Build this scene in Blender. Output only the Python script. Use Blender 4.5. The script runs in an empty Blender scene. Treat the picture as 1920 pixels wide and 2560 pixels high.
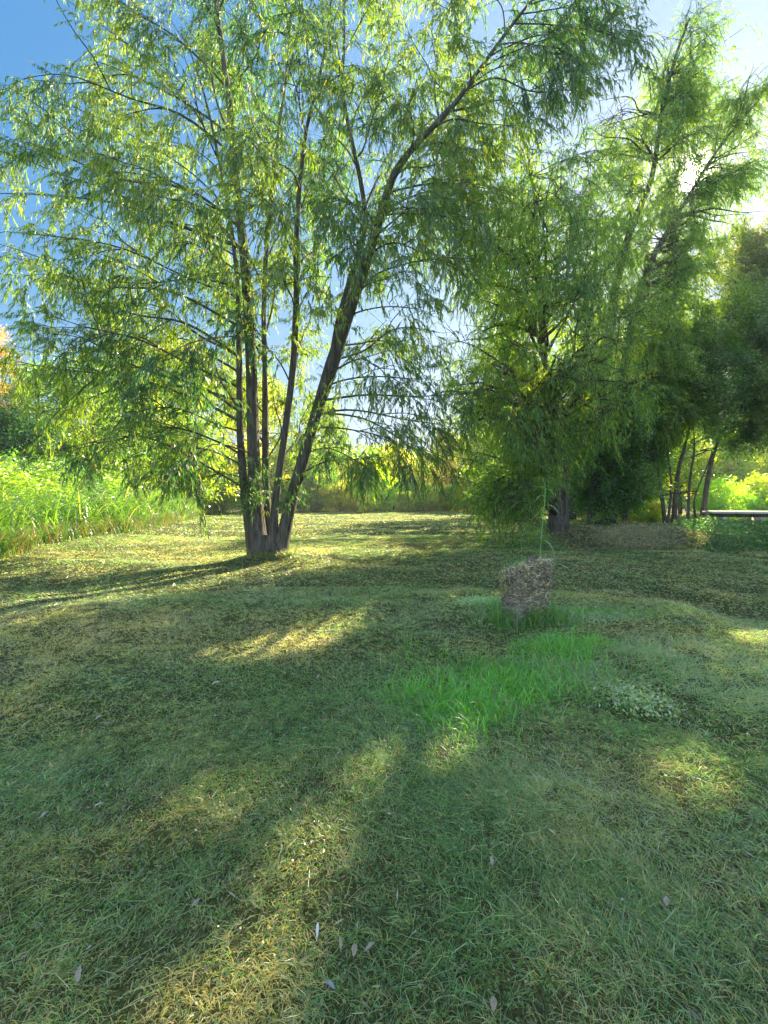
import bpy, math
import numpy as np
PI = math.pi
sc = bpy.context.scene
C = sc.collection

# ------------------------------------------------------------------ camera, world, sun
CAMZ, FPX, PITCH = 1.6, 1100.0, math.atan(40 / 1100.0)
cd = bpy.data.cameras.new("camera"); cam = bpy.data.objects.new("camera", cd); C.objects.link(cam)
cam.location = (0, 0, CAMZ); cam.rotation_euler = (PI / 2 - PITCH, 0, 0)
cd.sensor_fit = 'VERTICAL'; cd.sensor_height = 36; cd.lens = 36 * FPX / 2560
cd.clip_start = 0.05; cd.clip_end = 3000
sc.camera = cam

SUN_AZ, SUN_EL = math.atan2(755, 1100), math.radians(30.6)
sdir = np.array([math.sin(SUN_AZ) * math.cos(SUN_EL), math.cos(SUN_AZ) * math.cos(SUN_EL), math.sin(SUN_EL)])
w = bpy.data.worlds.new("World"); sc.world = w; w.use_nodes = True
nt = w.node_tree; nt.nodes.clear(); N = nt.nodes.new; Lk = nt.links.new
out = N('ShaderNodeOutputWorld'); bg = N('ShaderNodeBackground'); sky = N('ShaderNodeTexSky')
sky.sky_type = 'NISHITA'; sky.sun_disc = False; sky.sun_elevation = SUN_EL; sky.sun_rotation = SUN_AZ
sky.air_density = 1.0; sky.dust_density = 0.6; sky.ozone_density = 2.0
bg.inputs['Strength'].default_value = 0.15
hs = N('ShaderNodeHueSaturation'); hs.inputs['Saturation'].default_value = 1.25
Lk(sky.outputs[0], hs.inputs['Color'])
tc = N('ShaderNodeTexCoord'); dp = N('ShaderNodeVectorMath'); dp.operation = 'DOT_PRODUCT'
Lk(tc.outputs['Generated'], dp.inputs[0]); dp.inputs[1].default_value = tuple(sdir)
mx = N('ShaderNodeMath'); mx.operation = 'MAXIMUM'; Lk(dp.outputs['Value'], mx.inputs[0]); mx.inputs[1].default_value = 0
def vm(op, a, b):
    q = N('ShaderNodeVectorMath'); q.operation = op
    for i, v in enumerate((a, b)):
        if isinstance(v, tuple): q.inputs[i].default_value = v
        else: Lk(v, q.inputs[i])
    return q.outputs[0]
SK = (.80, 1.02, 1.6)                              # hazy highlight roll-off of the bright sky near the sun
hz = vm('MULTIPLY', hs.outputs[0], (.22, .62, .92))
prev = vm('DIVIDE', hz, vm('ADD', vm('DIVIDE', hz, SK), (1., 1., 1.)))
for ex, amp, col in ((9000, 120, (1, .92, .78)), (300, 1.2, (1, .93, .85)), (14, .12, (1, .95, 1.0)), (2.5, .10, (1, 1, 1.05))):
    pw = N('ShaderNodeMath'); pw.operation = 'POWER'; Lk(mx.outputs[0], pw.inputs[0]); pw.inputs[1].default_value = ex
    ml = N('ShaderNodeVectorMath'); ml.operation = 'SCALE'; ml.inputs[0].default_value = tuple(c * amp for c in col)
    Lk(pw.outputs[0], ml.inputs['Scale'])
    ad = N('ShaderNodeVectorMath'); ad.operation = 'ADD'; Lk(prev, ad.inputs[0]); Lk(ml.outputs[0], ad.inputs[1]); prev = ad.outputs[0]
sz = N('ShaderNodeSeparateXYZ'); Lk(tc.outputs['Generated'], sz.inputs[0])          # pale band of air at the horizon
ab = N('ShaderNodeMath'); ab.operation = 'ABSOLUTE'; Lk(sz.outputs['Z'], ab.inputs[0])
iv = N('ShaderNodeMath'); iv.operation = 'SUBTRACT'; iv.inputs[0].default_value = 1; Lk(ab.outputs[0], iv.inputs[1])
pz = N('ShaderNodeMath'); pz.operation = 'POWER'; Lk(iv.outputs[0], pz.inputs[0]); pz.inputs[1].default_value = 5
hzc = N('ShaderNodeVectorMath'); hzc.operation = 'SCALE'; hzc.inputs[0].default_value = (.42, .42, .40); Lk(pz.outputs[0], hzc.inputs['Scale'])
prev = vm('ADD', prev, hzc.outputs[0])
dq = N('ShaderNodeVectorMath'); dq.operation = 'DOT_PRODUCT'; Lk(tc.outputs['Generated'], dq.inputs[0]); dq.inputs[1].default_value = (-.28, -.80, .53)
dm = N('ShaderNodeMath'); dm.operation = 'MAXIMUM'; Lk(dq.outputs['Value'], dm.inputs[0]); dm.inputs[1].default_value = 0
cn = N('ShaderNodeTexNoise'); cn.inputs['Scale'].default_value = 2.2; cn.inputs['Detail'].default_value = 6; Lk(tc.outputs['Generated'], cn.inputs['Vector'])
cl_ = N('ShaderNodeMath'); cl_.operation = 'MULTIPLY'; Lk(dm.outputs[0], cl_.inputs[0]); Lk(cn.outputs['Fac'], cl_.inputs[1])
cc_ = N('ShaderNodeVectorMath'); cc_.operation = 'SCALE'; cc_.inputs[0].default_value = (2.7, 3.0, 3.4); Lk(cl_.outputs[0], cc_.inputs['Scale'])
prev = vm('ADD', prev, cc_.outputs[0])                 # fill glow added in the unseen sky behind the camera, mottled by noise
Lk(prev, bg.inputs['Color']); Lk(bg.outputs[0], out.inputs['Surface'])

sl = bpy.data.lights.new("sun", 'SUN'); so = bpy.data.objects.new("sun", sl); C.objects.link(so)
sl.energy = 4.0; sl.angle = math.radians(0.53); sl.color = (1.0, 0.86, 0.62)
from mathutils import Vector
so.rotation_euler = Vector(tuple(sdir)).to_track_quat('Z', 'Y').to_euler()

sc.view_settings.view_transform = 'Standard'; sc.view_settings.look = 'None'
sc.view_settings.gamma = 1; sc.view_settings.exposure = 2.28
sc.render.engine = 'CYCLES'
cy = sc.cycles; cy.use_denoising = True; cy.max_bounces = 8; cy.transparent_max_bounces = 8
cy.diffuse_bounces = 4; cy.transmission_bounces = 6; cy.glossy_bounces = 2; cy.sample_clamp_indirect = 6
try: cy.denoiser = 'OPENIMAGEDENOISE'
except Exception: pass

# ------------------------------------------------------------------ helpers
K = 1920 / 1659.0                                # photo readings below are in a 1659 px wide copy
cp, sp = math.cos(PITCH), math.sin(PITCH)
def at(px, py, Y):
    u = (px * K - 960) / FPX; v = -(py * K - 1280) / FPX
    d = np.array([u, cp + v * sp, -sp + v * cp])
    return np.array([0, 0, CAMZ]) + d * (Y / d[1])
def ground_at(px, py):
    u = (px * K - 960) / FPX; v = -(py * K - 1280) / FPX
    d = np.array([u, cp + v * sp, -sp + v * cp]); t = -CAMZ / d[2]
    return np.array([d[0] * t, d[1] * t, 0])
def project(P):
    x = P[:, 0]; y = P[:, 1]; z = P[:, 2] - CAMZ
    f = y * cp - z * sp; u = y * sp + z * cp
    f = np.where(f < .05, .05, f)
    return (960 + FPX * x / f) / K, (1280 - FPX * u / f) / K

_l = np.random.default_rng(5).random((64, 64))
def vn(x, y):
    xi = np.floor(x).astype(int); yi = np.floor(y).astype(int); fx = x - xi; fy = y - yi
    fx = fx * fx * (3 - 2 * fx); fy = fy * fy * (3 - 2 * fy)
    g = lambda a, b: _l[a & 63, b & 63]
    return (g(xi, yi) * (1 - fx) + g(xi + 1, yi) * fx) * (1 - fy) + (g(xi, yi + 1) * (1 - fx) + g(xi + 1, yi + 1) * fx) * fy
def fbm(x, y, o=3, s=1.0):
    r = 0; a = .5; t = 0
    for i in range(o):
        r = r + a * vn(x * s + 17.3 * i, y * s + 5.1 * i); t += a; a *= .5; s *= 2.1
    return r / t
def gz(x, y):
    x = np.asarray(x, float); y = np.asarray(y, float)
    d = np.sqrt(x * x + y * y)
    z = (fbm(x, y, 3, .35) - .5) * .22 * np.clip(d / 6, .1, 1) + (fbm(x + 31, y, 2, 1.7) - .5) * .05
    b = lambda cx, cy, rx, ry, h: h * np.exp(-((x - cx) / rx) ** 2 - ((y - cy) / ry) ** 2)
    z = z + b(-6.3, 9.6, 1.2, .7, .16) + b(-2.9, 11.1, 1.1, .8, .14) + b(9.5, 16.5, 5, 2.6, .35)
    z = z + b(-13, 15, 4.5, 9, .45) + b(-5.2, 6.2, 2.0, .9, .10) + b(1.6, 5.9, .7, .6, .05)
    return z

def mesh_obj(name, V, faces, mat, parent=None, origin=(0, 0, 0), col=None, smooth=False):
    """faces: list of int arrays (n, k)"""
    me = bpy.data.meshes.new(name)
    V = np.asarray(V, np.float32) - np.asarray(origin, np.float32)
    me.vertices.add(len(V)); me.vertices.foreach_set('co', V.ravel())
    faces = [np.asarray(f, np.int32) for f in faces if len(f)]
    ls = np.concatenate([f.ravel() for f in faces])
    tot = np.concatenate([np.full(len(f), f.shape[1], np.int32) for f in faces])
    st = np.concatenate([[0], np.cumsum(tot)[:-1]]).astype(np.int32)
    me.loops.add(len(ls)); me.loops.foreach_set('vertex_index', ls)
    me.polygons.add(len(tot)); me.polygons.foreach_set('loop_start', st)
    if smooth: me.polygons.foreach_set('use_smooth', np.ones(len(tot), bool))
    me.update(calc_edges=True)
    if col is not None:
        a = me.color_attributes.new('tint', 'FLOAT_COLOR', 'POINT')
        c = np.ones((len(V), 4), np.float32); c[:, :3] = col; a.data.foreach_set('color', c.ravel())
    me.materials.append(mat)
    o = bpy.data.objects.new(name, me); C.objects.link(o)
    if parent is not None: o.parent = parent
    else: o.location = origin
    return o
def tag(o, label=None, cat=None, group=None, kind=None):
    if label: o['label'] = label
    if cat: o['category'] = cat
    if group: o['group'] = group
    if kind: o['kind'] = kind
    return o
def thing(name, loc, label, cat, group=None):
    o = bpy.data.objects.new(name, None); C.objects.link(o); o.location = tuple(loc)
    o.empty_display_size = .2
    return tag(o, label, cat, group)
def nrm(a): return a / (np.linalg.norm(a, axis=-1, keepdims=True) + 1e-9)
def cr(pts, n):
    """Catmull-Rom resample of a polyline, columns arbitrary"""
    P = np.asarray(pts, float); P = np.vstack([2 * P[0] - P[1], P, 2 * P[-1] - P[-2]])
    m = len(P) - 3; o = []
    for t in np.linspace(0, m - 1e-6, n):
        i = int(t); f = t - i; a, b, c, d = P[i:i + 4]
        o.append(.5 * (2 * b + (c - a) * f + (2 * a - 5 * b + 4 * c - d) * f * f + (3 * b - a - 3 * c + d) * f ** 3))
    return np.array(o)
class Bag:
    def __init__(s): s.V = []; s.F = {}; s.n = 0; s.c = []
    def add(s, V, *Fs, col=None):
        for F in Fs:
            F = np.asarray(F)
            if len(F): s.F.setdefault(F.shape[1], []).append(F + s.n)
        s.V.append(V); s.n += len(V)
        if col is not None: s.c.append(np.broadcast_to(col, (len(V), 3)))
    def tube(s, P, R, sides=6, rough=0, rng=None, cap=True, col=None):
        P = np.asarray(P, float); n = len(P); R = np.broadcast_to(R, (n,))
        T = nrm(np.gradient(P, axis=0)); ref = np.array([0.13, 0.97, .2]) if abs(T[0][1]) < .9 else np.array([1., 0, .1])
        A = nrm(np.cross(T, ref)); B = np.cross(T, A)
        th = np.linspace(0, 2 * PI, sides, endpoint=False)
        rr = R[:, None] * np.ones(sides)[None]
        if rough:
            ph = rng.random(4) * 6
            rr = rr * (1 + rough * (np.sin(th * 5 + ph[0])[None] * .5 + np.sin(th * 9 + ph[1])[None] * .4 + rng.normal(0, .35, (n, sides))))
        V = P[:, None] + A[:, None] * (rr * np.cos(th))[..., None] + B[:, None] * (rr * np.sin(th))[..., None]
        V = V.reshape(-1, 3); i = np.arange(n - 1)[:, None] * sides; j = np.arange(sides)[None]; k = (j + 1) % sides
        Q = np.stack([i + j, i + k, i + sides + k, i + sides + j], -1).reshape(-1, 4)
        s.add(V, Q, col=col)
        if cap: s.F.setdefault(sides, []).append(np.arange(sides)[None] + s.n - sides)
    def build(s, name, mat, parent=None, origin=(0, 0, 0), smooth=True):
        c = np.vstack(s.c) if s.c else None
        return mesh_obj(name, np.vstack(s.V), [np.vstack(f) for f in s.F.values()], mat, parent, origin, c, smooth)

def twig_mesh(P0, P1, P2, r):
    """many thin 3-sided two-segment twigs"""
    n = len(P0); T = nrm(P2 - P0); A = nrm(np.cross(T, np.array([.3, .2, .93]))); B = np.cross(T, A)
    r = np.broadcast_to(r, (n,))
    V = np.zeros((n, 7, 3))
    for k in range(3):
        o = A * math.cos(k * 2.094) + B * math.sin(k * 2.094)
        V[:, k] = P0 + o * r[:, None]; V[:, 3 + k] = P1 + o * (r * .7)[:, None]
    V[:, 6] = P2
    b = np.arange(n)[:, None] * 7
    q = np.array([[0, 1, 4, 3], [1, 2, 5, 4], [2, 0, 3, 5]]); t = np.array([[3, 4, 6], [4, 5, 6], [5, 3, 6]])
    return V.reshape(-1, 3), (b[:, None] + q[None]).reshape(-1, 4), (b[:, None] + t[None]).reshape(-1, 3)
def leaf_mesh(P, D, L, W, rng, droop=.15, wide=.42):
    n = len(P); D = nrm(D); S = nrm(np.cross(D, rng.normal(0, 1, (n, 3))))
    L = np.broadcast_to(L, (n,))[:, None]; W = np.broadcast_to(W, (n,))[:, None]
    m = P + D * L * wide; dn = np.array([0, 0, -1.])
    V = np.stack([P, m + S * W * .5, P + D * L + dn * L * droop, m - S * W * .5], 1).reshape(-1, 3)
    F = (np.arange(n)[:, None] * 4 + np.arange(4)[None])
    return V, F

# ------------------------------------------------------------------ materials
def mat_new(name):
    m = bpy.data.materials.new(name); m.use_nodes = True; t = m.node_tree; t.nodes.clear()
    return m, t, t.nodes.new, t.links.new
def leaf_mat(name, trans=(.30, .42, .03), tw=.5, gloss=.1, rough=.35, mult=1.0, tgain=3.0):
    m, t, n, l = mat_new(name)
    o = n('ShaderNodeOutputMaterial'); at_ = n('ShaderNodeAttribute'); at_.attribute_name = 'tint'
    df = n('ShaderNodeBsdfDiffuse'); tr = n('ShaderNodeBsdfTranslucent'); gl = n('ShaderNodeBsdfGlossy')
    gl.inputs['Roughness'].default_value = rough; gl.inputs['Color'].default_value = (1, 1, 1, 1)
    l(at_.outputs['Color'], df.inputs['Color'])
    mm = n('ShaderNodeMix'); mm.data_type = 'RGBA'; mm.blend_type = 'MULTIPLY'; mm.inputs['Factor'].default_value = 1
    l(at_.outputs['Color'], mm.inputs['A']); mm.inputs['B'].default_value = (*[c * tgain for c in trans], 1)
    sc_ = n('ShaderNodeVectorMath'); sc_.operation = 'SCALE'; l(mm.outputs['Result'], sc_.inputs[0]); sc_.inputs['Scale'].default_value = 4.0
    l(sc_.outputs[0], tr.inputs['Color'])
    a = n('ShaderNodeMixShader'); a.inputs[0].default_value = tw; l(df.outputs[0], a.inputs[1]); l(tr.outputs[0], a.inputs[2])
    lw = n('ShaderNodeLayerWeight'); lw.inputs['Blend'].default_value = .35
    g = n('ShaderNodeMath'); g.operation = 'MULTIPLY_ADD'; l(lw.outputs['Fresnel'], g.inputs[0]); g.inputs[1].default_value = gloss * 1.2; g.inputs[2].default_value = gloss * .35
    b = n('ShaderNodeMixShader'); l(g.outputs[0], b.inputs[0]); l(a.outputs[0], b.inputs[1]); l(gl.outputs[0], b.inputs[2])
    l(b.outputs[0], o.inputs['Surface'])
    return m
def noise_mat(name, cols, scale=3, stretch=(1, 1, 1), rough=.85, bump=.4, bscale=None, det=6):
    m, t, n, l = mat_new(name)
    o = n('ShaderNodeOutputMaterial'); p = n('ShaderNodeBsdfPrincipled'); p.inputs['Roughness'].default_value = rough
    p.inputs['Specular IOR Level'].default_value = .25
    g = n('ShaderNodeTexCoord'); mp = n('ShaderNodeMapping'); mp.inputs['Scale'].default_value = stretch; l(g.outputs['Object'], mp.inputs[0])
    no = n('ShaderNodeTexNoise'); no.inputs['Scale'].default_value = scale; no.inputs['Detail'].default_value = det; no.inputs['Roughness'].default_value = .65
    l(mp.outputs[0], no.inputs['Vector'])
    r = n('ShaderNodeValToRGB'); l(no.outputs['Fac'], r.inputs[0])
    e = r.color_ramp.elements
    for i, c in enumerate(cols):
        pos = .3 + .4 * i / max(1, len(cols) - 1)
        if i < 2: e[i].position = pos; e[i].color = (*c, 1)
        else: q = e.new(pos); q.color = (*c, 1)
    l(r.outputs[0], p.inputs['Base Color'])
    n2 = n('ShaderNodeTexNoise'); n2.inputs['Scale'].default_value = bscale or scale * 2.5; n2.inputs['Detail'].default_value = 8; l(mp.outputs[0], n2.inputs['Vector'])
    bp = n('ShaderNodeBump'); bp.inputs['Strength'].default_value = bump; bp.inputs['Distance'].default_value = .03
    l(n2.outputs['Fac'], bp.inputs['Height']); l(bp.outputs[0], p.inputs['Normal']); l(p.outputs[0], o.inputs['Surface'])
    return m
M_WIL = leaf_mat('willow_leaf', trans=(.66, .58, .09), tw=.52, gloss=.08, rough=.5, tgain=3.5)
M_BRD = leaf_mat('broad_leaf', trans=(.58, .54, .10), tw=.5, gloss=.10, tgain=3.6)
M_GRS = leaf_mat('grass_blade', trans=(.46, .50, .15), tw=.32, gloss=.10, rough=.45)
M_BARK = noise_mat('bark', [(.028, .023, .018), (.11, .095, .072), (.19, .165, .13)], 6, (3, 3, .42), .9, 1.0, 12)
M_TWIG = noise_mat('twig_bark', [(.04, .035, .022), (.09, .075, .045)], 3, (1, 1, 1), .8, .1)
M_STUMP = noise_mat('rotten_wood', [(.05, .035, .028), (.22, .17, .14), (.45, .40, .36)], 9, (1, 1, 2.2), .95, 1.0, 22)
M_CONC = noise_mat('concrete', [(.60, .56, .51), (.78, .75, .70)], 6, (1, 1, 1), .8, .2)
M_DRYL = leaf_mat('dry_litter', trans=(.3, .3, .28), tw=.15, gloss=.15)

def ground_mat():
    m, t, n, l = mat_new('lawn_soil')
    o = n('ShaderNodeOutputMaterial'); p = n('ShaderNodeBsdfPrincipled'); p.inputs['Roughness'].default_value = .95
    p.inputs['Specular IOR Level'].default_value = .1
    g = n('ShaderNodeTexCoord')
    def no(s, d=6, r=.6):
        q = n('ShaderNodeTexNoise'); q.inputs['Scale'].default_value = s; q.inputs['Detail'].default_value = d; q.inputs['Roughness'].default_value = r
        l(g.outputs['Object'], q.inputs['Vector']); return q
    a = no(.45); b = no(9); c = no(60, 4)
    r1 = n('ShaderNodeValToRGB'); l(a.outputs['Fac'], r1.inputs[0]); e = r1.color_ramp.elements
    e[0].position = .35; e[0].color = (.040, .055, .018, 1); e[1].position = .66; e[1].color = (.12, .10, .05, 1)
    r2 = n('ShaderNodeValToRGB'); l(b.outputs['Fac'], r2.inputs[0]); e = r2.color_ramp.elements
    e[0].position = .3; e[0].color = (.022, .03, .012, 1); e[1].position = .7; e[1].color = (.12, .13, .045, 1)
    mi = n('ShaderNodeMix'); mi.data_type = 'RGBA'; mi.inputs['Factor'].default_value = .5
    l(r1.outputs[0], mi.inputs['A']); l(r2.outputs[0], mi.inputs['B'])
    r3 = n('ShaderNodeValToRGB'); l(c.outputs['Fac'], r3.inputs[0]); e = r3.color_ramp.elements
    e[0].position = .35; e[0].color = (.45, .45, .45, 1); e[1].position = .65; e[1].color = (1.3, 1.3, 1.2, 1)
    m2 = n('ShaderNodeMix'); m2.data_type = 'RGBA'; m2.blend_type = 'MULTIPLY'; m2.inputs['Factor'].default_value = 1
    l(mi.outputs['Result'], m2.inputs['A']); l(r3.outputs[0], m2.inputs['B']); l(m2.outputs['Result'], p.inputs['Base Color'])
    bp = n('ShaderNodeBump'); bp.inputs['Strength'].default_value = .8; bp.inputs['Distance'].default_value = .04; l(b.outputs['Fac'], bp.inputs['Height'])
    l(bp.outputs[0], p.inputs['Normal']); l(p.outputs[0], o.inputs['Surface'])
    return m

# ------------------------------------------------------------------ ground
def grid(x0, x1, y0, y1, nx, ny):
    X, Y = np.meshgrid(np.linspace(x0, x1, nx), np.linspace(y0, y1, ny))
    return X, Y
us = np.sinh(np.linspace(-6.2, 6.2, 420)); us = us / us[-1] * 1500
vs = np.sinh(np.linspace(-6.2, 6.2, 420)); vs = vs / vs[-1] * 1500 + 4
X, Y = np.meshgrid(us, vs); Z = gz(X, Y) * np.clip(1.6 - np.hypot(X, Y) / 90, 0, 1)
V = np.stack([X, Y, Z], -1).reshape(-1, 3); nx = 420
i = np.arange(419)[:, None] * nx + np.arange(419)[None]
F = np.stack([i, i + 1, i + nx + 1, i + nx], -1).reshape(-1, 4)
tag(mesh_obj('ground', V, [F], ground_mat(), smooth=True), 'mown lawn ground stretching to the far shrub line', kind='structure')

# ------------------------------------------------------------------ sunlit gaps: openings in the crowns along these rays
PATCH = [(610, 1390, 215, 34, -12), (1635, 1375, 60, 22, 0), (860, 1665, 150, 55, -22), (430, 1765, 120, 50, -20), (180, 1850, 120, 55, -20),
         (660, 1880, 105, 105, 0), (600, 2060, 150, 105, -30), (480, 2200, 180, 100, 0), (1490, 1690, 100, 65, 0), (60, 1500, 60, 16, -15),
         (700, 1157, 110, 7, 0), (1180, 2050, 50, 40, 0), (150, 1243, 70, 9, 0), (380, 1175, 160, 32, -14), (830, 1110, 230, 13, 0), (1600, 1141, 90, 8, 0), (1000,1290,60,5,0)]
_p = at(1600, 1108, 17.8); _g = _p - sdir * (_p[2] / sdir[2]); _u, _v = project(_g[None]); PATCH.append((float(_u[0]), float(_v[0]), 130, 9, 0))
def hash_noise(P): return fbm(P[:, 0] * 3, P[:, 2] * 3 + P[:, 1], 2, 1.0)
def in_patch(P, grow=1.0):
    t = P[:, 2] / sdir[2]; G = P - sdir[None] * t[:, None]
    ok = G[:, 1] > .6
    u, v = project(np.where(ok[:, None], G, 50))
    m = np.zeros(len(P), bool)
    for cx, cy, rx, ry, an in PATCH:
        a = math.radians(an); dx = u - cx; dy = v - cy
        e = ((dx * math.cos(a) + dy * math.sin(a)) / (rx * grow)) ** 2 + ((-dx * math.sin(a) + dy * math.cos(a)) / (ry * grow)) ** 2
        m |= e < 1 + (hash_noise(P) - .5) * .7
    return m & ok

# ------------------------------------------------------------------ crowns
def sprigs_to_leaves(S, D, ln, k, L, W, rng, tint, style, r_tw=.0035, hole=1.0):
    """S starts, D directions, ln lengths; returns leaf and twig arrays"""
    if style == 'willow': dr = .45
    else: dr = .12
    keep = ~(in_patch(S) & (rng.random(len(S)) < hole)) if hole else np.ones(len(S), bool); S = S[keep]; D = D[keep]; ln = ln[keep]
    n = len(S); dn = np.array([0, 0, -1.])
    f = lambda t: S + D * (ln * t)[:, None] + dn * (ln * dr * t * t)[:, None]
    tw = twig_mesh(S, f(.5), f(1.), r_tw)
    t = (np.arange(k)[None] + rng.random((n, k))) / k * .95 + .05
    P = S[:, None] + D[:, None] * (ln[:, None] * t)[..., None] + dn * (ln[:, None] * dr * t * t)[..., None]
    T = D[:, None] + dn * (2 * dr * t)[..., None]
    rnd = rng.normal(0, 1, (n, k, 3))
    if style == 'willow':
        d = T * .75 + dn * .75 + rnd * .42
    else:
        d = T * .7 + rnd * .75 + dn * .12
        P = P + rnd * (ln[:, None, None] * .16)
    P = P.reshape(-1, 3); d = d.reshape(-1, 3); q = np.repeat(fbm(S[:, 0] + S[:, 2] * .7, S[:, 1] + S[:, 2] * .9, 2, .55), k)
    if hole: kp = ~in_patch(P + d * L * .3); P, d, q = P[kp], d[kp], q[kp]
    m = len(P)
    ll = L * rng.uniform(.65, 1.2, m); ww = W * rng.uniform(.7, 1.25, m)
    LV, LF = leaf_mesh(P, d, ll, ww, rng, .12, .4 if style == 'willow' else .5)
    q = np.clip((q - .5) * 2.4 + .5, 0, 1)
    c = np.array(tint[0])[None] * (1 - q)[:, None] + np.array(tint[1])[None] * q[:, None]
    c = c * rng.uniform(.7, 1.35, m)[:, None]
    if len(tint) > 2:
        y = rng.random(m) < tint[3]; c[y] = np.array(tint[2]) * rng.uniform(.7, 1.2, y.sum())[:, None]
    return (LV, LF, np.repeat(c, 4, 0)), tw

def limb_path(a, b, arch, n=12, rng=None, wob=.03):
    a = np.array(a, float); b = np.array(b, float); L = np.linalg.norm(b - a); t = np.linspace(0, 1, n)[:, None]
    P = a + (b - a) * t; P[:, 2] += (4 * t * (1 - t))[:, 0] * arch * L
    if rng is not None:
        w_ = rng.normal(0, 1, (2, 3)); P += (np.sin(t * 5 + 1) * w_[0] + np.sin(t * 9) * w_[1] * .5) * wob * L * t * (1 - t) * 3
    return P
def dress(limbs, rng, bl_per_m, bl_len, sp_per_bl, sp_len, style, t0=.22, spread=1.0, bias=None, trunk_c=None):
    """limbs: list of paths -> branchlet segments and sprig starts"""
    B0 = []; B1 = []; B2 = []; S = []; D = []; LN = []; dn = np.array([0, 0, -1.])
    for P in limbs:
        L = np.linalg.norm(np.diff(P, axis=0), axis=1).sum(); nb = max(3, int(L * bl_per_m))
        for j in range(nb):
            t = t0 + (1 - t0) * (j + rng.random()) / nb
            x = t * (len(P) - 1); i = min(int(x), len(P) - 2); s = P[i] + (P[i + 1] - P[i]) * (x - i); T = nrm(P[i + 1] - P[i])
            d = nrm(T * .75 + rng.normal(0, .62, 3) * spread + (np.array([0, 0, .15]) if style != 'willow' else np.array([0, 0, -.12])))
            ln = bl_len * rng.uniform(.6, 1.3) * (1.15 - .55 * t)
            dr = .28 if style == 'willow' else .05
            e = lambda u: s + d * ln * u + dn * ln * dr * u * u
            B0.append(s); B1.append(e(.5)); B2.append(e(1.))
            m = max(2, int(sp_per_bl * rng.uniform(.6, 1.3)))
            for u in (np.arange(m) + rng.random(m)) / m:
                u = .15 + .85 * u; S.append(e(u)); D.append(nrm(d * .7 + rng.normal(0, .6, 3) + dn * (.25 if style == 'willow' else -.1))); LN.append(sp_len * rng.uniform(.6, 1.35))
    return map(np.array, (B0, B1, B2, S, D, LN))

def crown_parts(root, org, limbs, rng, mat, style, tint, L, W, k, bl_per_m, bl_len, sp_per_bl, sp_len, t0=.22, spread=1., br=.009, hole=1.0, cut=None, clump=.4):
    B0, B1, B2, S, D, LN = dress(limbs, rng, bl_per_m, bl_len, sp_per_bl, sp_len, style, t0, spread)
    if cut is not None:
        if style == 'willow':
            f3 = (fbm(S[:, 0] + 40, S[:, 2] + .35 * S[:, 1], 2, .85) + fbm(S[:, 1] - 9, S[:, 2] + 3, 2, .85)) / 2
            kp = (f3 > .455) | (rng.random(len(S)) < clump); S, D, LN = S[kp], D[kp], LN[kp]
        kp = ~cut(S, rng); S, D, LN = S[kp], D[kp], LN[kp]; kp = ~cut(B1, rng); B0, B1, B2 = B0[kp], B1[kp], B2[kp]
    kp = ~in_patch(B1); B0, B1, B2 = B0[kp], B1[kp], B2[kp]
    (LV, LF, LC), tw = sprigs_to_leaves(S, D, LN, k, L, W, rng, tint, style, hole=hole)
    o = mesh_obj('crown', LV, [LF], mat, root, org, LC)
    V2, Q2, T2 = twig_mesh(B0, B1, B2, br)
    V = np.vstack([V2, tw[0]]); 
    o2 = mesh_obj('twigs', V, [np.vstack([Q2, tw[1] + len(V2)]), np.vstack([T2, tw[2] + len(V2)])], M_TWIG, root, org)
    return o

# ------------------------------------------------------------------ the big multi-stemmed willow
rng = np.random.default_rng(11)
YW = 11.0
org = at(585, 1205, YW); org[2] = float(gz(org[0], org[1]))
def stem(pts, dep, rads, n=40, base=True):
    P = np.array([at(x, y, YW + d) for (x, y), d in zip(pts, dep)])
    if base: P[0, 2] = org[2] - .12
    R = np.array(rads) ; Q = cr(np.hstack([P, R[:, None]]), n)
    return Q[:, :3], np.maximum(Q[:, 3], .006)
stems = {
 'A': stem([(566, 1212), (556, 1150), (550, 1050), (546, 930), (541, 760), (528, 560), (510, 400), (498, 250), (482, 120), (466, 0), (445, -150)], [-.05, -.05, 0, 0, .1, .1, .2, .3, .4, .5, .6],
            [.25, .215, .17, .145, .13, .115, .095, .08, .065, .05, .02]),
 'B': stem([(548, 1212), (540, 1150), (527, 1040), (519, 940), (518, 850), (516, 720), (512, 600), (498, 480), (470, 330), (440, 200), (400, 80)], [0, 0, .1, .2, .3, .45, .7, 1, 1.2, 1.4, 1.6],
            [.15, .12, .10, .085, .075, .07, .055, .045, .035, .025, .012]),
 'C': stem([(585, 1212), (580, 1150), (574, 1040), (573, 900), (572, 780), (570, 650), (580, 480), (600, 300), (620, 150), (630, 0)], [.1, .2, .3, .5, .7, .9, 1.2, 1.5, 1.8, 2],
            [.16, .12, .09, .08, .065, .06, .05, .04, .03, .015]),
 'D': stem([(592, 1208), (592, 1120), (602, 1030), (620, 900), (634, 780), (640, 640), (640, 520), (648, 400), (662, 280), (700, 120), (720, -40)], [-.1, -.1, -.1, -.2, -.3, -.3, -.4, -.4, -.5, -.6, -.7],
            [.14, .10, .085, .08, .075, .07, .06, .05, .04, .03, .012]),
 'E': stem([(603, 1210), (613, 1150), (632, 1070), (655, 990), (684, 890), (716, 790), (752, 680), (792, 560), (824, 460), (852, 375), (905, 305), (965, 245), (1025, 165), (1090, 75), (1150, 0), (1230, -80)],
            [-.05, -.05, -.05, -.1, -.1, -.15, -.2, -.25, -.3, -.3, -.3, -.3, -.3, -.3, -.3, -.2], [.20, .165, .145, .14, .135, .165, .14, .12, .10, .085, .065, .055, .045, .035, .028, .012], 54),
}
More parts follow.
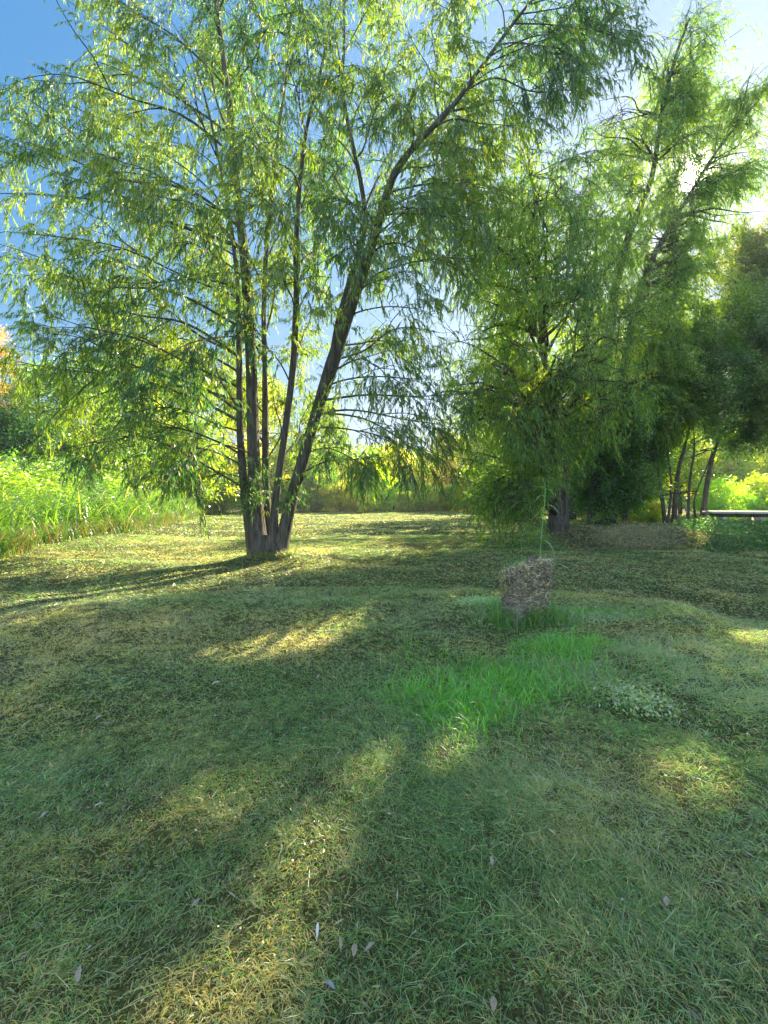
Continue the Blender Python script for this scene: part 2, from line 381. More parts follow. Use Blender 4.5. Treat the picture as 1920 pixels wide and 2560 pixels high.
FK = stem([(716, 790), (730, 700), (752, 620), (776, 540), (790, 480), (778, 385), (757, 290), (740, 190), (744, 70), (738, -60)], [-.1, .15, .3, .35, .35, .3, .3, .3, .3, .3],
          [.09, .08, .075, .07, .065, .055, .05, .04, .03, .012], 34, base=False)
big = thing('willow_tree', org, 'tall willow with five trunks fanning from one base, in the middle of the lawn', 'tree')
def sp_at(nm, py):
    P, R = (FK if nm == 'F' else stems[nm]); _, v = project(P); i = int(np.argmin(np.abs(v - py))); return P[i], R[i]
# limbs: stem, start height, tip (px, py), tip depth offset, arch
LIMB = [
 ('B', 912, (-30, 768), .6, .05), ('B', 826, (60, 665), -1.2, .04), ('A', 655, (235, 610), -2.0, .07), ('A', 1085, (150, 975), -1.0, .16),
 ('B', 700, (-60, 560), 1.2, .05), ('B', 640, (10, 500), -1.5, .06), ('A', 560, (-40, 420), .5, .06), ('A', 500, (20, 300), -.8, .06),
 ('A', 437, (230, 380), -2.2, .02), ('B', 450, (60, 215), 1.0, .1), ('A', 345, (50, 170), -.4, .12), ('A', 290, (200, 130), .8, .05), ('B', 250, (110, -20), .8, .04),
 ('A', 180, (180, -70), -1, .04), ('B', 120, (250, -120), 1.0, .02), ('A', 60, (330, -200), -1.2, .0), ('A', 20, (560, -190), -1.5, .0),
 ('A', 400, (360, 200), -2.6, .1), ('A', 520, (330, 420), -3.0, .06), ('A', 620, (400, 520), -2.8, .1), ('B', 560, (250, 470), 2.6, .08), ('B', 760, (200, 660), 2.4, .08),
 ('B', 860, (130, 840), 2.0, .06), ('B', 940, (260, 900), -1.6, .10), ('A', 1000, (380, 1010), -2.2, .14), ('B', 1000, (330, 1000), 1.8, .12), ('A', 760, (360, 770), -2.6, .08),
 ('C', 800, (480, 650), 3.2, .1), ('C', 640, (450, 480), 3.0, .08), ('C', 480, (520, 330), 3.2, .08), ('C', 320, (500, 150), 3.0, .05), ('C', 180, (600, -80), 3.0, .05),
 ('D', 420, (520, 290), -2.8, .06), ('D', 560, (560, 420), -3.0, .08), ('D', 700, (600, 580), -3.0, .1), ('D', 300, (620, 130), -3.0, .03), ('D', 200, (640, -60), -2.4, 0),
 ('D', 480, (720, 360), 2.4, .08), ('D', 640, (700, 520), 2.6, .08), ('D', 820, (520, 700), -2.0, .12), ('C', 900, (450, 820), 2.4, .12),
 ('F', 380, (690, 260), 1.6, .05), ('F', 300, (820, 160), 1.8, .05), ('F', 200, (660, 30), 1.0, .03), ('F', 120, (840, -60), 1.4, 0), ('F', 440, (880, 330), 2.8, .08),
 ('F', 60, (760, -180), 0, 0), ('F', 260, (720, 60), -2.0, 0), ('F', 350, (850, 200), -2.2, .04),
 ('E', 330, (900, 170), -2.4, .05), ('E', 260, (930, 60), 1.8, 0), ('E', 220, (1160, 120), 1.6, .06), ('E', 180, (980, 0), -2.2, 0), ('E', 160, (1200, 80), -1.0, .05),
 ('E', 120, (1300, 60), .6, .05), ('E', 90, (1250, 130), -1.4, .08), ('E', 60, (1380, 120), -.4, .09), ('E', 30, (1300, 20), .4, .03), ('E', 0, (1330, -60), 0, 0),
 ('E', 20, (1130, -140), -.6, 0), ('E', 80, (1040, -110), .8, 0), ('E', 200, (1270, 205), -.2, .08), ('E', 245, (1180, 235), .8, .06), ('E', 280, (1110, 275), -1.6, .08),
 ('E', 330, (1060, 330), 1.2, .08), ('E', 400, (1010, 330), -1.8, .06), ('E', 455, (1000, 460), .6, .08), ('E', 545, (920, 420), -2.6, .08), ('E', 560, (960, 560), 2.0, .1),
 ('E', 640, (900, 590), -1.8, .12), ('E', 690, (930, 660), .4, .05), ('E', 760, (900, 760), 2.6, .05), ('E', 856, (1060, 850), -.2, .015), ('E', 905, (985, 1000), -.4, .07), ('E', 880, (1010, 935), 1.2, .05),
 ('E', 930, (900, 990), -1.6, .08), ('E', 985, (800, 1020), -1.8, .12), ('E', 1020, (840, 1000), 1.6, .10), ('E', 820, (860, 800), -2.6, .08), ('E', 500, (700, 430), -2.8, .1), ('E', 600, (760, 520), -3, .1),
 ('C', 1000, (640, 860), 3.0, .1), ('C', 960, (500, 860), 3.2, .1), ('D', 1000, (700, 900), 3.0, .1), ('D', 900, (660, 740), 3.2, .1), ('C', 720, (620, 560), 3.4, .1), ('B', 900, (400, 760), 3.4, .1), ('B', 820, (300, 740), 3.2, .08),
 ('C', 560, (700, 420), 3.4, .08), ('C', 400, (560, 220), 3.4, .05), ('F', 480, (640, 330), 3, .08), ('E', 700, (820, 600), 3, .1), ('E', 620, (1010, 560), -1.0, .1), ('E', 500, (960, 430), 2.8, .1), ('E', 420, (1100, 420), .5, .08), ('E', 480, (1060, 520), -1.2, .1),
 ('E', 780, (960, 720), 1.0, .08), ('E', 840, (940, 820), -1.4, .06), ('E', 300, (1020, 200), 1.4, .05), ('E', 360, (960, 250), 2.0, .05), ('B', 980, (200, 930), .5, .1), ('B', 880, (90, 720), -.6, .05), ('B', 780, (60, 600), -.4, .05), ('B', 1030, (420, 1040), -.6, .12),
 ('A', 700, (460, 600), 2.4, .1), ('A', 300, (420, 80), 2.0, .05), ('A', 150, (430, -120), 1.6, 0), ('A', 240, (580, 60), -2.2, .04), ('B', 380, (330, 300), 2.4, .08),
]
limbs = {}; allL = []
for nm, py, tip, dd, arch in LIMB:
    s, r = sp_at(nm, py); base_d = s[1]
    e = at(tip[0], tip[1], YW + dd); L = np.linalg.norm(e - s)
    P = limb_path(s, e, arch, 16, rng, .035); r0 = min(r * .5, .009 + .0055 * L)
    limbs.setdefault(nm, []).append((P, np.linspace(r0, .006, 16))); allL.append(P)
    for q in range(3 if L > 2.5 else 2):                     # side forks
        i = int(rng.integers(5, 11)); d = nrm(P[i + 1] - P[i]); e2 = P[i] + nrm(d + rng.normal(0, .45, 3)) * L * rng.uniform(.3, .45)
        P2 = limb_path(P[i], e2, .05, 9, rng, .03); limbs[nm].append((P2, np.linspace(r0 * .5, .005, 9))); allL.append(P2)
for nm in 'ABCDE':
    b = Bag(); P, R = stems[nm]; b.tube(P, R, 26, .07, rng)
    if nm == 'E': b.tube(FK[0], FK[1], 14, .05, rng)
    t_ = b.build('trunk', M_BARK, big, org)
    for key in (nm, 'F') if nm == 'E' else (nm,):
        for P, R in limbs.get(key, []):
            if len(P) == 16 :
                bb = Bag(); bb.tube(P, R, 7, .04, rng); lo = bb.build('branch', M_BARK, t_, org)
            else:
                bb = Bag(); bb.tube(P, R, 5, .0, rng); me = bb.build('branch', M_BARK, t_, org)
# root flare with leaf litter tangle
b = Bag()
for a in np.linspace(0, 2 * PI, 11, endpoint=False):
    d = np.array([math.cos(a), math.sin(a) * .7, 0]); c0 = org + np.array([.02, 0, 0])
    P = np.array([c0 + d * .12 + [0, 0, .45], c0 + d * .27 + [0, 0, .12], c0 + d * .40 + [0, 0, .02], c0 + d * .6 + [0, 0, -.07]]); P = cr(P, 8)
    b.tube(P, np.linspace(.13, .025, 8) * rng.uniform(.7, 1.1), 9, .12, rng)
b.build('root_flare', M_BARK, big, org)
WT = [(.018, .052, .032), (.060, .098, .020), (.15, .14, .02), .05]
def skyholes(P, rng):
    u, v = project(P); m = np.zeros(len(P), bool)
    for cx, cy, rx, ry, pr in ((60, 60, 130, 110, .9), (130, 215, 90, 40, .4), (840, 650, 60, 40, .7), (960, 690, 45, 30, .9), (870, 890, 90, 45, .5), (235, 470, 60, 60, .5), (160, 690, 60, 30, .8),
                               (1240, 250, 60, 30, .5), (60, 560, 80, 50, .45), (340, 640, 60, 40, .3), (800, 960, 80, 22, .7), (300, 960, 60, 30, .7),(1190,330,60,50,.6), (610,1120,60,60,.9),(700,1130,80,40,.5)):
        m |= ((((u - cx) / rx) ** 2 + ((v - cy) / ry) ** 2) < 1) & (rng.random(len(P)) < pr)
    return m
crown_parts(big, org, allL, rng, M_WIL, 'willow', WT, .145, .022, 18, 3.1, 1.0, 9, .40, t0=.18, clump=.62, br=.006, cut=skyholes)

# leafy suckers hugging the trunks
def sucker(nm, py, n, L):
    P, R = sp_at(nm, py); S = P + rng.normal(0, 1, (n, 3)) * np.array([.16, .16, .25]); S[:, 1] -= .16
    D = nrm(rng.normal(0, .5, (n, 3)) + np.array([0, -.4, .2])); return S, D, np.full(n, L)
SS = [sucker('A', 1060, 70, .35), sucker('A', 1010, 40, .3), sucker('E', 1060, 45, .3), sucker('E', 960, 25, .3), sucker('A', 690, 20, .3), sucker('B', 760, 20, .3), sucker('D', 700, 20, .3), sucker('E',860,20,.3)]
(LV, LF, LC), tw = sprigs_to_leaves(*[np.concatenate(x) for x in zip(*SS)], 14, .14, .016, rng, WT, 'willow')
mesh_obj('sucker_shoots', LV, [LF], M_WIL, big, org, LC)

# ------------------------------------------------------------------ other trees, from lobes in real space
def lobe_tree(name, label, cat, base_px, Y, stems_, lobes, tint, style='broad', L=.09, W=.05, mat=None, k=12, bpm=2.2, bl=1.0, spb=7, sl=.4, seed=1, group=None, nlimb=3, trunk_r=.2, hole=1.0, t0=.25, spread=1., cut=None, side=10):
    """stems_: list of (list of (px,py,dy), r0); lobes: (px, py, dy, r metres)"""
    rg = np.random.default_rng(seed)
    o_ = at(base_px, 1130, Y); o_[2] = float(gz(o_[0], o_[1]))
    root = thing(name, o_, label, cat, group)
    SP = []
    for pts, r0 in stems_:
        P = np.array([at(x, y, Y + d) for x, y, d in pts]); P[0, 2] = float(gz(P[0, 0], P[0, 1])) - .1
        P = cr(P, 24); R = r0 * (1 - .88 * np.linspace(0, 1, 24) ** .8); R[:3] *= np.array([1.5, 1.25, 1.08])
        b = Bag(); b.tube(P, R, side, .06, rg); b.build('trunk', M_BARK, root, o_); SP.append((P, R))
    pa = np.vstack([p for p, r in SP]); ra = np.concatenate([r for p, r in SP])
    lm = []; bb = Bag()
    for (x, y, d, r) in lobes:
        c = at(x, y, Y + d)
        # attach where the stem is lower than the lobe and nearest
        dist = np.linalg.norm(pa - c, axis=1) + np.where(pa[:, 2] > c[2] - .1 * r, 3.0, 0) 
        i = int(np.argmin(dist)); s = pa[i]
        for q in range(nlimb):
            e = c + nrm(rg.normal(0, 1, 3)) * r * rg.uniform(.35, 1.3)
            if e[2] < .25: e[2] = .25 + rg.random() * .3
            P = limb_path(s, e, .08 if style == 'willow' else .03, 12, rg, .05); Ln = np.linalg.norm(e - s)
            bb.tube(P, np.linspace(min(ra[i] * .6, .01 + .012 * Ln), .006, 12), 5, 0, rg); lm.append(P)
            m0 = 4 if r > 1 else 2
            for z in range(m0):
                j = int(rg.integers(6, 11)); e2 = P[j] + nrm(rg.normal(0, 1, 3)) * r * rg.uniform(.4, .9)
                if e2[2] < .25: e2[2] = .25
                P2 = limb_path(P[j], e2, .05, 8, rg, .04); lm.append(P2); bb.tube(P2, np.linspace(.014, .004, 8), 4, 0, rg)
    bb.build('branches', M_BARK, root, o_)
    # keep foliage round the lobes, not down the bare limb
    cc = np.array([at(x, y, Y + d) for x, y, d, r in lobes]); cr_ = np.array([r for *_, r in lobes])
    def keep_near(P, rg2):
        D2 = (np.linalg.norm(P[:, None] - cc[None], axis=2) / cr_[None]).min(1); m = D2 > 1.8
        m |= P[:, 2] < .12
        if cut is not None: m |= cut(P, rg2)
        return m
    crown_parts(root, o_, lm, rg, mat or (M_WIL if style == 'willow' else M_BRD), style, tint, L, W, k, bpm, bl, spb, sl, t0=t0, spread=spread, hole=hole, cut=keep_near)
    return root
def hole_cut(holes):
    def f(P, rg):
        u, v = project(P); m = np.zeros(len(P), bool)
        for cx, cy, rx, ry, pr in holes: m |= rg.random(len(P)) < pr * np.clip(2.2 * (1.15 - ((u - cx) / rx) ** 2 - ((v - cy) / ry) ** 2), 0, 1)
        return m
    return f

# drooping willow centre right
lobe_tree('willow_tree', 'weeping willow right of centre, its drooping branches hanging low over the lawn behind the stump', 'tree', 1208, 16,
    [([(1200, 1140, 0), (1196, 1040, 0), (1185, 900, -.2), (1170, 700, -.5), (1160, 520, -.8), (1150, 380, -1)], .24),
     ([(1216, 1140, .2), (1222, 1040, .3), (1245, 850, .3), (1280, 650, .2), (1290, 480, 0)], .2)],
    [(1130, 350, -1, 1.6), (1240, 330, -1.5, 1.5), (1070, 420, -1.5, 1.6), (1180, 440, 1, 1.8), (1290, 420, 0, 1.4), (1010, 520, -2, 1.6), (1110, 530, -3, 1.7), (1220, 540, -2, 1.7), (1310, 560, -1, 1.5),
     (980, 600, .5, 1.2), (1040, 640, -3, 1.4), (1150, 640, -3.6, 1.7), (1260, 660, -2.5, 1.6), (1330, 680, 0, 1.5), (1050, 760, -1, 1.3), (1130, 770, -4, 1.6), (1230, 800, -4.2, 1.3), (1290, 830, -3, 1.3),
     (990, 830, -2, 1.1), (1060, 860, -4, 1.3), (1150, 880, -3.2, 1.4), (1240, 900, -1.5, 1.3), (1020, 930, -3, 1.1), (1090, 970, -4.2, 1.2), (1160, 980, -2.8, 1.1), (1050, 1040, -3, 1.0), (1120, 1050, -4, .9),
     (1180, 560, 3, 2), (1080, 700, 3, 2), (1250, 730, 3, 2), (1100, 900, 2.5, 1.6), (1060, 1080, -3.4, .7), (1110, 1095, -3.8, .5), (1350, 880, -3.4, .9), (1300, 770, -4, .9)],
    [(.034, .085, .020), (.07, .125, .022), (.16, .17, .02), .09], 'willow', .14, .019, k=17, bpm=1.6, bl=1.15, spb=7, sl=.45, seed=21, nlimb=5,
    cut=hole_cut([(960, 690, 60, 40, .95), (900, 640, 60, 60, .9), (1240, 250, 90, 45, .9), (1210, 1090, 50, 55, 1), (930, 840, 40, 160, .7)]))
# tall feathery willow with the sun behind
lobe_tree('willow_tree', 'tallest willow at the right, two slanting stems and feathery top with the sun shining through', 'tree', 1290, 19,
    [([(1285, 1130, 0), (1300, 900, 0), (1318, 700, 0), (1345, 550, 0), (1382, 450, 0), (1410, 375, 0), (1430, 240, 0), (1460, 120, 0), (1490, 40, 0)], .26),
     ([(1300, 1130, .4), (1340, 850, .4), (1372, 670, .3), (1405, 570, .2), (1445, 495, .1), (1490, 420, 0), (1560, 310, 0), (1640, 215, 0)], .22)],
    [(1530, 380, .3, .6), (1450, 400, .2, .7), (1480, 440, .2, .6), (1470, 520, .4, .9), (1520, 480, 0, .9), (1410, 560, 0, 1.0), (1550, 540, .5, 1.0), (1450, 620, .3, 1.0), (1590, 480, .6, .9), (1380, 520, .5, .9), (1530, 430, .4, .8), (1490, 60, 0, 1.1), (1470, 140, .2, 1.3), (1540, 140, 0, 1.1), (1440, 200, .5, 1.1), (1500, 210, 0, 1.4), (1440, 290, 0, 1.3), (1500, 300, -1, 1.1), (1400, 260, .5, 1.0), (1380, 320, 0, 1.1), (1300, 260, .5, 1.1), (1290, 320, 0, 1.0),
     (1590, 260, 0, 1.2), (1640, 230, 0, 1.3), (1620, 330, 0, 1.1), (1560, 330, .5, 1.1), (1570, 400, 0, .9), (1640, 390, .6, .9), (1350, 390, 0, 1.0), (1330, 470, 0, 1.1), (1400, 470, 1, .9), (1300, 560, 0, 1.3),
     (1370, 620, 1, 1.5), (1440, 560, 1, 1.2), (1490, 560, 0, 1.3), (1500, 640, 0, 1.5), (1430, 690, 0, 1.6), (1340, 730, 0, 1.6), (1520, 730, .5, 1.4), (1430, 790, 0, 1.6), (1340, 840, 1, 1.6), (1400, 880, 0, 1.4), (1560, 600, 0, 1.2)],
    [(.04, .09, .024), (.08, .13, .026), (.15, .16, .03), .08], 'willow', .15, .022, k=16, bpm=1.6, bl=1.2, spb=7, sl=.5, seed=33, nlimb=5,
    cut=hole_cut([(1487, 390, 28, 26, 1), (1330, 200, 70, 70, .95), (1410, 60, 60, 90, .85), (1600, 130, 70, 70, .85), (1560, 330, 40, 25, .5), (1400, 330, 30, 30, .5), (1520, 460, 40, 25, .6), (1560, 440, 60, 40, .5), (1650, 440, 60, 40, .8), (1600, 470, 60, 40, .6), (1240, 210, 70, 60, .9), (1420, 500, 20, 40, .3)]))
# dark bushy tree right of the droopy willow
lobe_tree('bushy_tree', 'dense dark green bushy tree with foliage down to the weeds, right of the weeping willow', 'tree', 1330, 19.5,
    [([(1325, 1130, 0), (1320, 1000, 0), (1310, 850, 0)], .16), ([(1345, 1130, .2), (1365, 1000, .2), (1380, 880, .2)], .13)],
    [(1270, 900, 0, 1.6), (1350, 890, -.8, 1.7), (1300, 980, -1, 1.6), (1370, 980, -.5, 1.5), (1260, 1000, 1, 1.4), (1330, 1050, -.6, 1.2), (1290, 1070, .6, .9), (1400, 920, .5, 1.3), (1370, 1060, .5, .7), (1240, 930, 1.5, 1.4)],
    [(.022, .060, .018), (.05, .10, .022)], 'broad', .13, .055, k=11, bpm=3, bl=.8, spb=9, sl=.4, seed=41, nlimb=5)
# multi-stem tree far right
ms = [([(1440, 1125, 0), (1428, 1060, 0), (1415, 980, 0), (1400, 880, 0)], .10), ([(1455, 1125, .1), (1462, 1040, 0), (1480, 960, 0), (1500, 880, 0), (1510, 780, 0)], .12),
      ([(1485, 1125, .2), (1490, 1040, .2), (1500, 960, .2), (1490, 850, .3)], .08), ([(1515, 1125, 0), (1530, 1030, 0), (1552, 950, 0), (1600, 860, 0), (1640, 780, 0)], .13),
      ([(1440, 1125, -.2), (1450, 1050, -.2), (1440, 950, -.1), (1450, 860, 0)], .07), ([(1510, 1125, .3), (1500, 1080, .3), (1530, 1000, .4), (1560, 900, .5)], .06)]
lobe_tree('bushy_tree', 'spreading dark tree at the right edge, many thin crooked stems beside the long table', 'tree', 1480, 19,
    ms, [(1400, 800, 0, 1.3), (1460, 830, -.5, 1.2), (1530, 800, 0, 1.4), (1600, 800, -.5, 1.4), (1650, 850, -1, 1.3), (1560, 870, -1, 1.1), (1470, 740, .5, 1.2), (1620, 720, 0, 1.3), (1550, 700, .6, 1.3), (1420, 890, 0, .9),
     (1500, 900, -.3, .7), (1620, 900, 0, .9), (1700, 780, 0, 1.6), (1700, 900, -.6, 1.2), (1440, 960, .4, .6), (1660, 650, .5, 1.4), (1600, 950, 0, .5), (1720, 680, 0, 1.6)],
    [(.022, .060, .016), (.07, .115, .02)], 'broad', .115, .058, k=11, bpm=3, bl=.8, spb=9, sl=.38, seed=51, nlimb=5,
    cut=hole_cut([(1490, 770, 30, 20, .8), (1520, 965, 60, 30, .85)]))
lobe_tree('bushy_tree', 'olive yellow leaved tree cut off by the right edge below the sun', 'tree', 1690, 22,
    [([(1690, 1125, 0), (1680, 950, 0), (1665, 750, 0), (1650, 600, 0), (1650, 500, 0)], .2)],
    [(1640, 500, 0, 1.2), (1600, 560, 0, 1.2), (1660, 580, 0, 1.4), (1610, 640, -.5, 1.3), (1680, 680, 0, 1.5), (1640, 740, 0, 1.5), (1720, 560, 0, 1.6), (1720, 760, 0, 1.6), (1690, 860, 0, 1.4)],
    [(.045, .065, .02), (.09, .095, .025)], 'broad', .13, .065, k=10, bpm=2.8, bl=.9, spb=9, sl=.4, seed=61, nlimb=5)
# unseen tree added outside the right edge to shade the foreground
lobe_tree('bushy_tree', 'large unseen tree added beyond the right edge to shade the lawn', 'tree', 2150, 10.5,
    [([(2150, 1200, 0), (2150, 1000, 0), (2120, 700, 0), (2100, 400, 0)], .25)],
    [(2050, 650, 0, 1.7), (2200, 650, 0, 2), (2120, 450, 0, 2), (2050, 820, -1, 1.5), (2250, 850, 0, 1.8), (2300, 500, .5, 1.8), (2150, 300, 1, 1.8), (2400, 700, 1, 2), (2150, 800, 1, 1.6), (2350, 900, -1, 1.6)],
    [(.02, .05, .015), (.05, .09, .02)], 'broad', .11, .06, k=12, bpm=1.8, bl=1.0, spb=7, sl=.5, seed=71, nlimb=3)

# ---- background trees and shrubs: (label, px, Y, height m, width m, tint, kind)
def back_tree(name, label, cat, px, Y, H, Wd, tint, seed, group=None, L=.2, W=.1, conic=False, dens=1.0, low=.25, stems=1, hole=0):
    rg = np.random.default_rng(seed)
    x = (px * K - 960) / FPX * Y; z0 = float(gz(x, Y)) * max(0, min(1, 1.6 - math.hypot(x, Y) / 90)); o_ = np.array([x, Y, z0])
    root = thing(name, o_, label, cat, group)
    b = Bag(); tops = []
    for s in range(stems):
        lean = rg.normal(0, .12, 2) * Wd if stems > 1 else rg.normal(0, .03, 2) * Wd
        P = cr(np.array([o_ + [0, 0, -.1], o_ + [lean[0] * .4, lean[1] * .4, H * .35], o_ + [lean[0], lean[1], H * .92]]), 12)
        b.tube(P, (.02 * H / math.sqrt(stems)) * (1 - .85 * np.linspace(0, 1, 12)), 7, .05, rg); tops.append(P)
    b.build('trunk', M_BARK, root, o_)
    nl = int(60 * dens) if H > 3 else int(30 * dens); lm = []
    for i in range(nl):
        P0 = tops[i % stems]; t = low + (1 - low) * (i + rg.random()) / nl; s = P0[min(11, int(t * 11.9))]
        prof = (1 - t) ** .8 * 1.15 + .08 if conic else math.sin(PI * min(1, .18 + .8 * t)) ** .6
        a = rg.random() * 2 * PI; r = Wd * .5 * prof * rg.uniform(.65, 1.1)
        e = s + np.array([math.cos(a) * r, math.sin(a) * r, (-.1 if conic else .35) * r + rg.normal(0, .05) * H])
        e[2] = max(e[2], z0 + .15)
        P = limb_path(s, e, .05, 8, rg, .05); lm.append(P)
    B0, B1, B2, S, D, LN = dress(lm, rg, 2.2 * 4 / max(4, Wd * .9), Wd * .16, 9, Wd * .075 + .12, 'broad', .2, 1.0)
    (LV, LF, LC), tw = sprigs_to_leaves(S, D, LN, 11, L, W, rg, tint, 'broad', r_tw=.008, hole=hole)
    mesh_obj('crown', LV, [LF], M_BRD, root, o_, LC)
    V2, Q2, T2 = twig_mesh(B0, B1, B2, .015 * H / 6)
    b = Bag()
    for P in lm: b.tube(P, np.linspace(.006 * H, .002 * H, len(P)), 4, 0, rg)
    b.add(V2, Q2, T2); b.build('branches', M_TWIG, root, o_)
    return root
GY = [(.07, .12, .02), (.14, .17, .03)]; GM = [(.04, .085, .02), (.08, .12, .03)]; GD = [(.015, .05, .018), (.035, .08, .02)]; OL = [(.08, .09, .03), (.15, .14, .05)]; BRN = [(.14, .085, .05), (.22, .14, .08)]; GL=[(.10,.14,.03),(.2,.2,.04)]
BT = [
 ('bushy_tree', 'medium green tree rising between the rusty conifer and the bright bushy tree', 'tree', 95, 31, 10.5, 8, GM, dict(L=.2, W=.1)),
 ('bushy_tree', 'tall yellow green tree behind the lowest left branches of the big willow', 'tree', 300, 33, 11.5, 9, GY, dict(L=.2, W=.1)),
 ('tall_tree', 'tall full tree hidden behind the weeping willow, showing at its left flank', 'tree', 1105, 34, 14.5, 10, GM, dict(hole=1, L=.2, W=.1, low=.12, dens=1.5)),
 ('tall_tree', 'tall tree behind the slanting stems of the tallest willow', 'tree', 1235, 29, 13.5, 9, GM, dict(hole=1, L=.2, W=.1, low=.12, dens=1.5)),
 ('tall_tree', 'tall dense tree behind the crooked stemmed tree at the right', 'tree', 1400, 31, 13.0, 10, GM, dict(hole=1, L=.2, W=.1, low=.2, dens=1.4)),
 ('conifer_tree', 'rusty brown feathery conifer at the left edge, rising behind the tall grass', 'tree', -25, 27, 11.5, 6.5, BRN, dict(conic=True, L=.22, W=.05)),
 ('conifer_tree', 'small brown tinged conifer between the rusty conifer and the big willow', 'tree', 215, 34, 9.5, 5.5, [(.09, .08, .04), (.15, .12, .06)], dict(conic=True, L=.25, W=.06)),
 ('bushy_tree', 'dark green round tree at the left edge just above the tall grass', 'tree', 30, 21, 4.6, 5.5, GD, dict(L=.16, W=.08)),
 ('bushy_tree', 'bright green bushy tree behind the tall grass, left of the big willow', 'tree', 190, 24, 5.6, 6.5, GM, dict(L=.17, W=.08)),
 ('bushy_tree', 'yellow green tree behind the reedy bank, just left of the willow trunks', 'tree', 400, 36, 8.0, 8.0, GY, dict()),
 ('bushy_tree', 'leafy pale green tree seen through the left gap of the willow trunks', 'tree', 330, 44, 7.0, 8.0, GL, dict(dens=.8)),
 ('bushy_tree', 'hazy green tree directly behind the willow trunks', 'tree', 560, 46, 8.5, 9.0, GL, dict()),
 ('bushy_tree', 'grey green tree just right of the leaning trunk, beyond the far lawn', 'tree', 700, 50, 9.0, 9.5, GM, dict()),
 ('bushy_tree', 'yellowish tree beyond the far lawn, below the low sky gap', 'tree', 850, 52, 6.6, 8.0, GL, dict()),
 ('bushy_tree', 'orange tinted small tree at the far side of the lawn', 'tree', 765, 54, 5.6, 5.0, [(.2, .13, .04), (.16, .14, .04)], dict(dens=.8)),
 ('bushy_tree', 'olive tree at the far side, right of the low sky gap', 'tree', 960, 54, 8.2, 9.0, OL, dict()),
 ('bushy_tree', 'mid green tree far behind the weeping willow on its left side', 'tree', 1070, 50, 8.5, 9.0, GM, dict()),
 ('bushy_tree', 'green tree in the far row behind the weeping willow trunks', 'tree', 1190, 50, 8.5, 9.0, GM, dict()),
 ('bushy_tree', 'yellow lit tree far behind the dense dark bushy tree', 'tree', 1320, 46, 8.0, 9.0, GL, dict()),
 ('bushy_tree', 'bright yellow green tree glowing between the thin crooked stems', 'tree', 1470, 38, 7.5, 9.0, GL, dict()),
 ('bushy_tree', 'sunlit green tree behind the long table at the right edge', 'tree', 1610, 36, 6.6, 8.0, GY, dict()),
 ('bushy_tree', 'green tree beyond the right edge behind the table', 'tree', 1790, 36, 8.6, 9.0, GM, dict()),
 ('shrub', 'golden arching shrub at the far lawn edge, right of the leaning trunk', 'shrub', 735, 45, 2.6, 3.4, [(.2, .18, .03), (.13, .15, .03)], dict(L=.3, W=.06, stems=3, low=.05)),
 ('shrub', 'dark spotted shrub beside the leaning trunk at the far lawn edge', 'shrub', 672, 45, 2.8, 3.8, GM, dict(L=.18, W=.09, stems=3, low=.05)),
 ('shrub', 'pale thin upright shrub standing forward on the far lawn', 'shrub', 789, 42, 1.7, 1.0, GL, dict(L=.16, W=.05, stems=2, low=.05)),
 ('shrub', 'tall broad leaved bright yellow green shrub at the middle of the far lawn edge', 'shrub', 820, 46, 4.2, 4.2, [(.12, .2, .02), (.2, .24, .03)], dict(L=.42, W=.16, stems=3, low=.05)),
 ('shrub', 'small yellow sprig bush right of the bright broad leaved shrub', 'shrub', 872, 43, 1.9, 1.5, GL, dict(L=.2, W=.05, stems=3, low=.05)),
 ('shrub', 'low wide yellow green shrub on the far lawn edge, right part', 'shrub', 915, 47, 2.8, 4.8, GY, dict(L=.24, W=.08, stems=4, low=.05)),
 ('shrub', 'reddish tipped spiky shrub at the far lawn edge before the weeping willow', 'shrub', 965, 46, 2.4, 3.0, [(.17, .10, .05), (.08, .12, .03)], dict(L=.45, W=.05, stems=4, low=.05)),
 ('shrub', 'shaded green shrub half hidden behind the lowest willow foliage', 'shrub', 1020, 44, 2.2, 4.0, GM, dict(L=.2, W=.08, stems=4, low=.05)),
 ('shrub', 'dark shrub behind the weeping willow trunks, left side', 'shrub', 1130, 40, 2.6, 5.0, GD, dict(L=.2, W=.08, stems=4, low=.05)),
 ('shrub', 'mixed green shrub behind the dark bushy tree trunks', 'shrub', 1270, 38, 2.4, 5.0, GM, dict(L=.2, W=.08, stems=4, low=.05)),
 ('shrub', 'golden low shrub glowing under the dark trees', 'shrub', 1345, 27, .95, 2.2, [(.24, .2, .02), (.17, .17, .03)], dict(L=.12, W=.06, stems=4, low=.05)),
 ('shrub', 'pale leaved upright bush between dark tree and crooked stems', 'shrub', 1398, 25, 1.9, 1.8, GL, dict(L=.14, W=.08, stems=3, low=.05)),
 ('shrub', 'bright grassy bush above the left end of the long table', 'shrub', 1570, 27, 2.3, 4.2, [(.08, .17, .02), (.13, .2, .03)], dict(L=.22, W=.06, stems=4, low=.05)),
 ('shrub', 'bright green bush above the right end of the long table', 'shrub', 1680, 27, 2.6, 4.2, GY, dict(L=.2, W=.07, stems=4, low=.05)),
 ('shrub', 'deep green bush under the far trees at the left of the willow trunks', 'shrub', 480, 40, 3.0, 6.0, GM, dict(L=.2, W=.09, stems=4, low=.05)),
 ('shrub', 'small leafy bush framed between the willow trunks at the far lawn edge', 'shrub', 600, 45, 2.8, 4.2, GY, dict(L=.22, W=.09, stems=4, low=.05)),
]
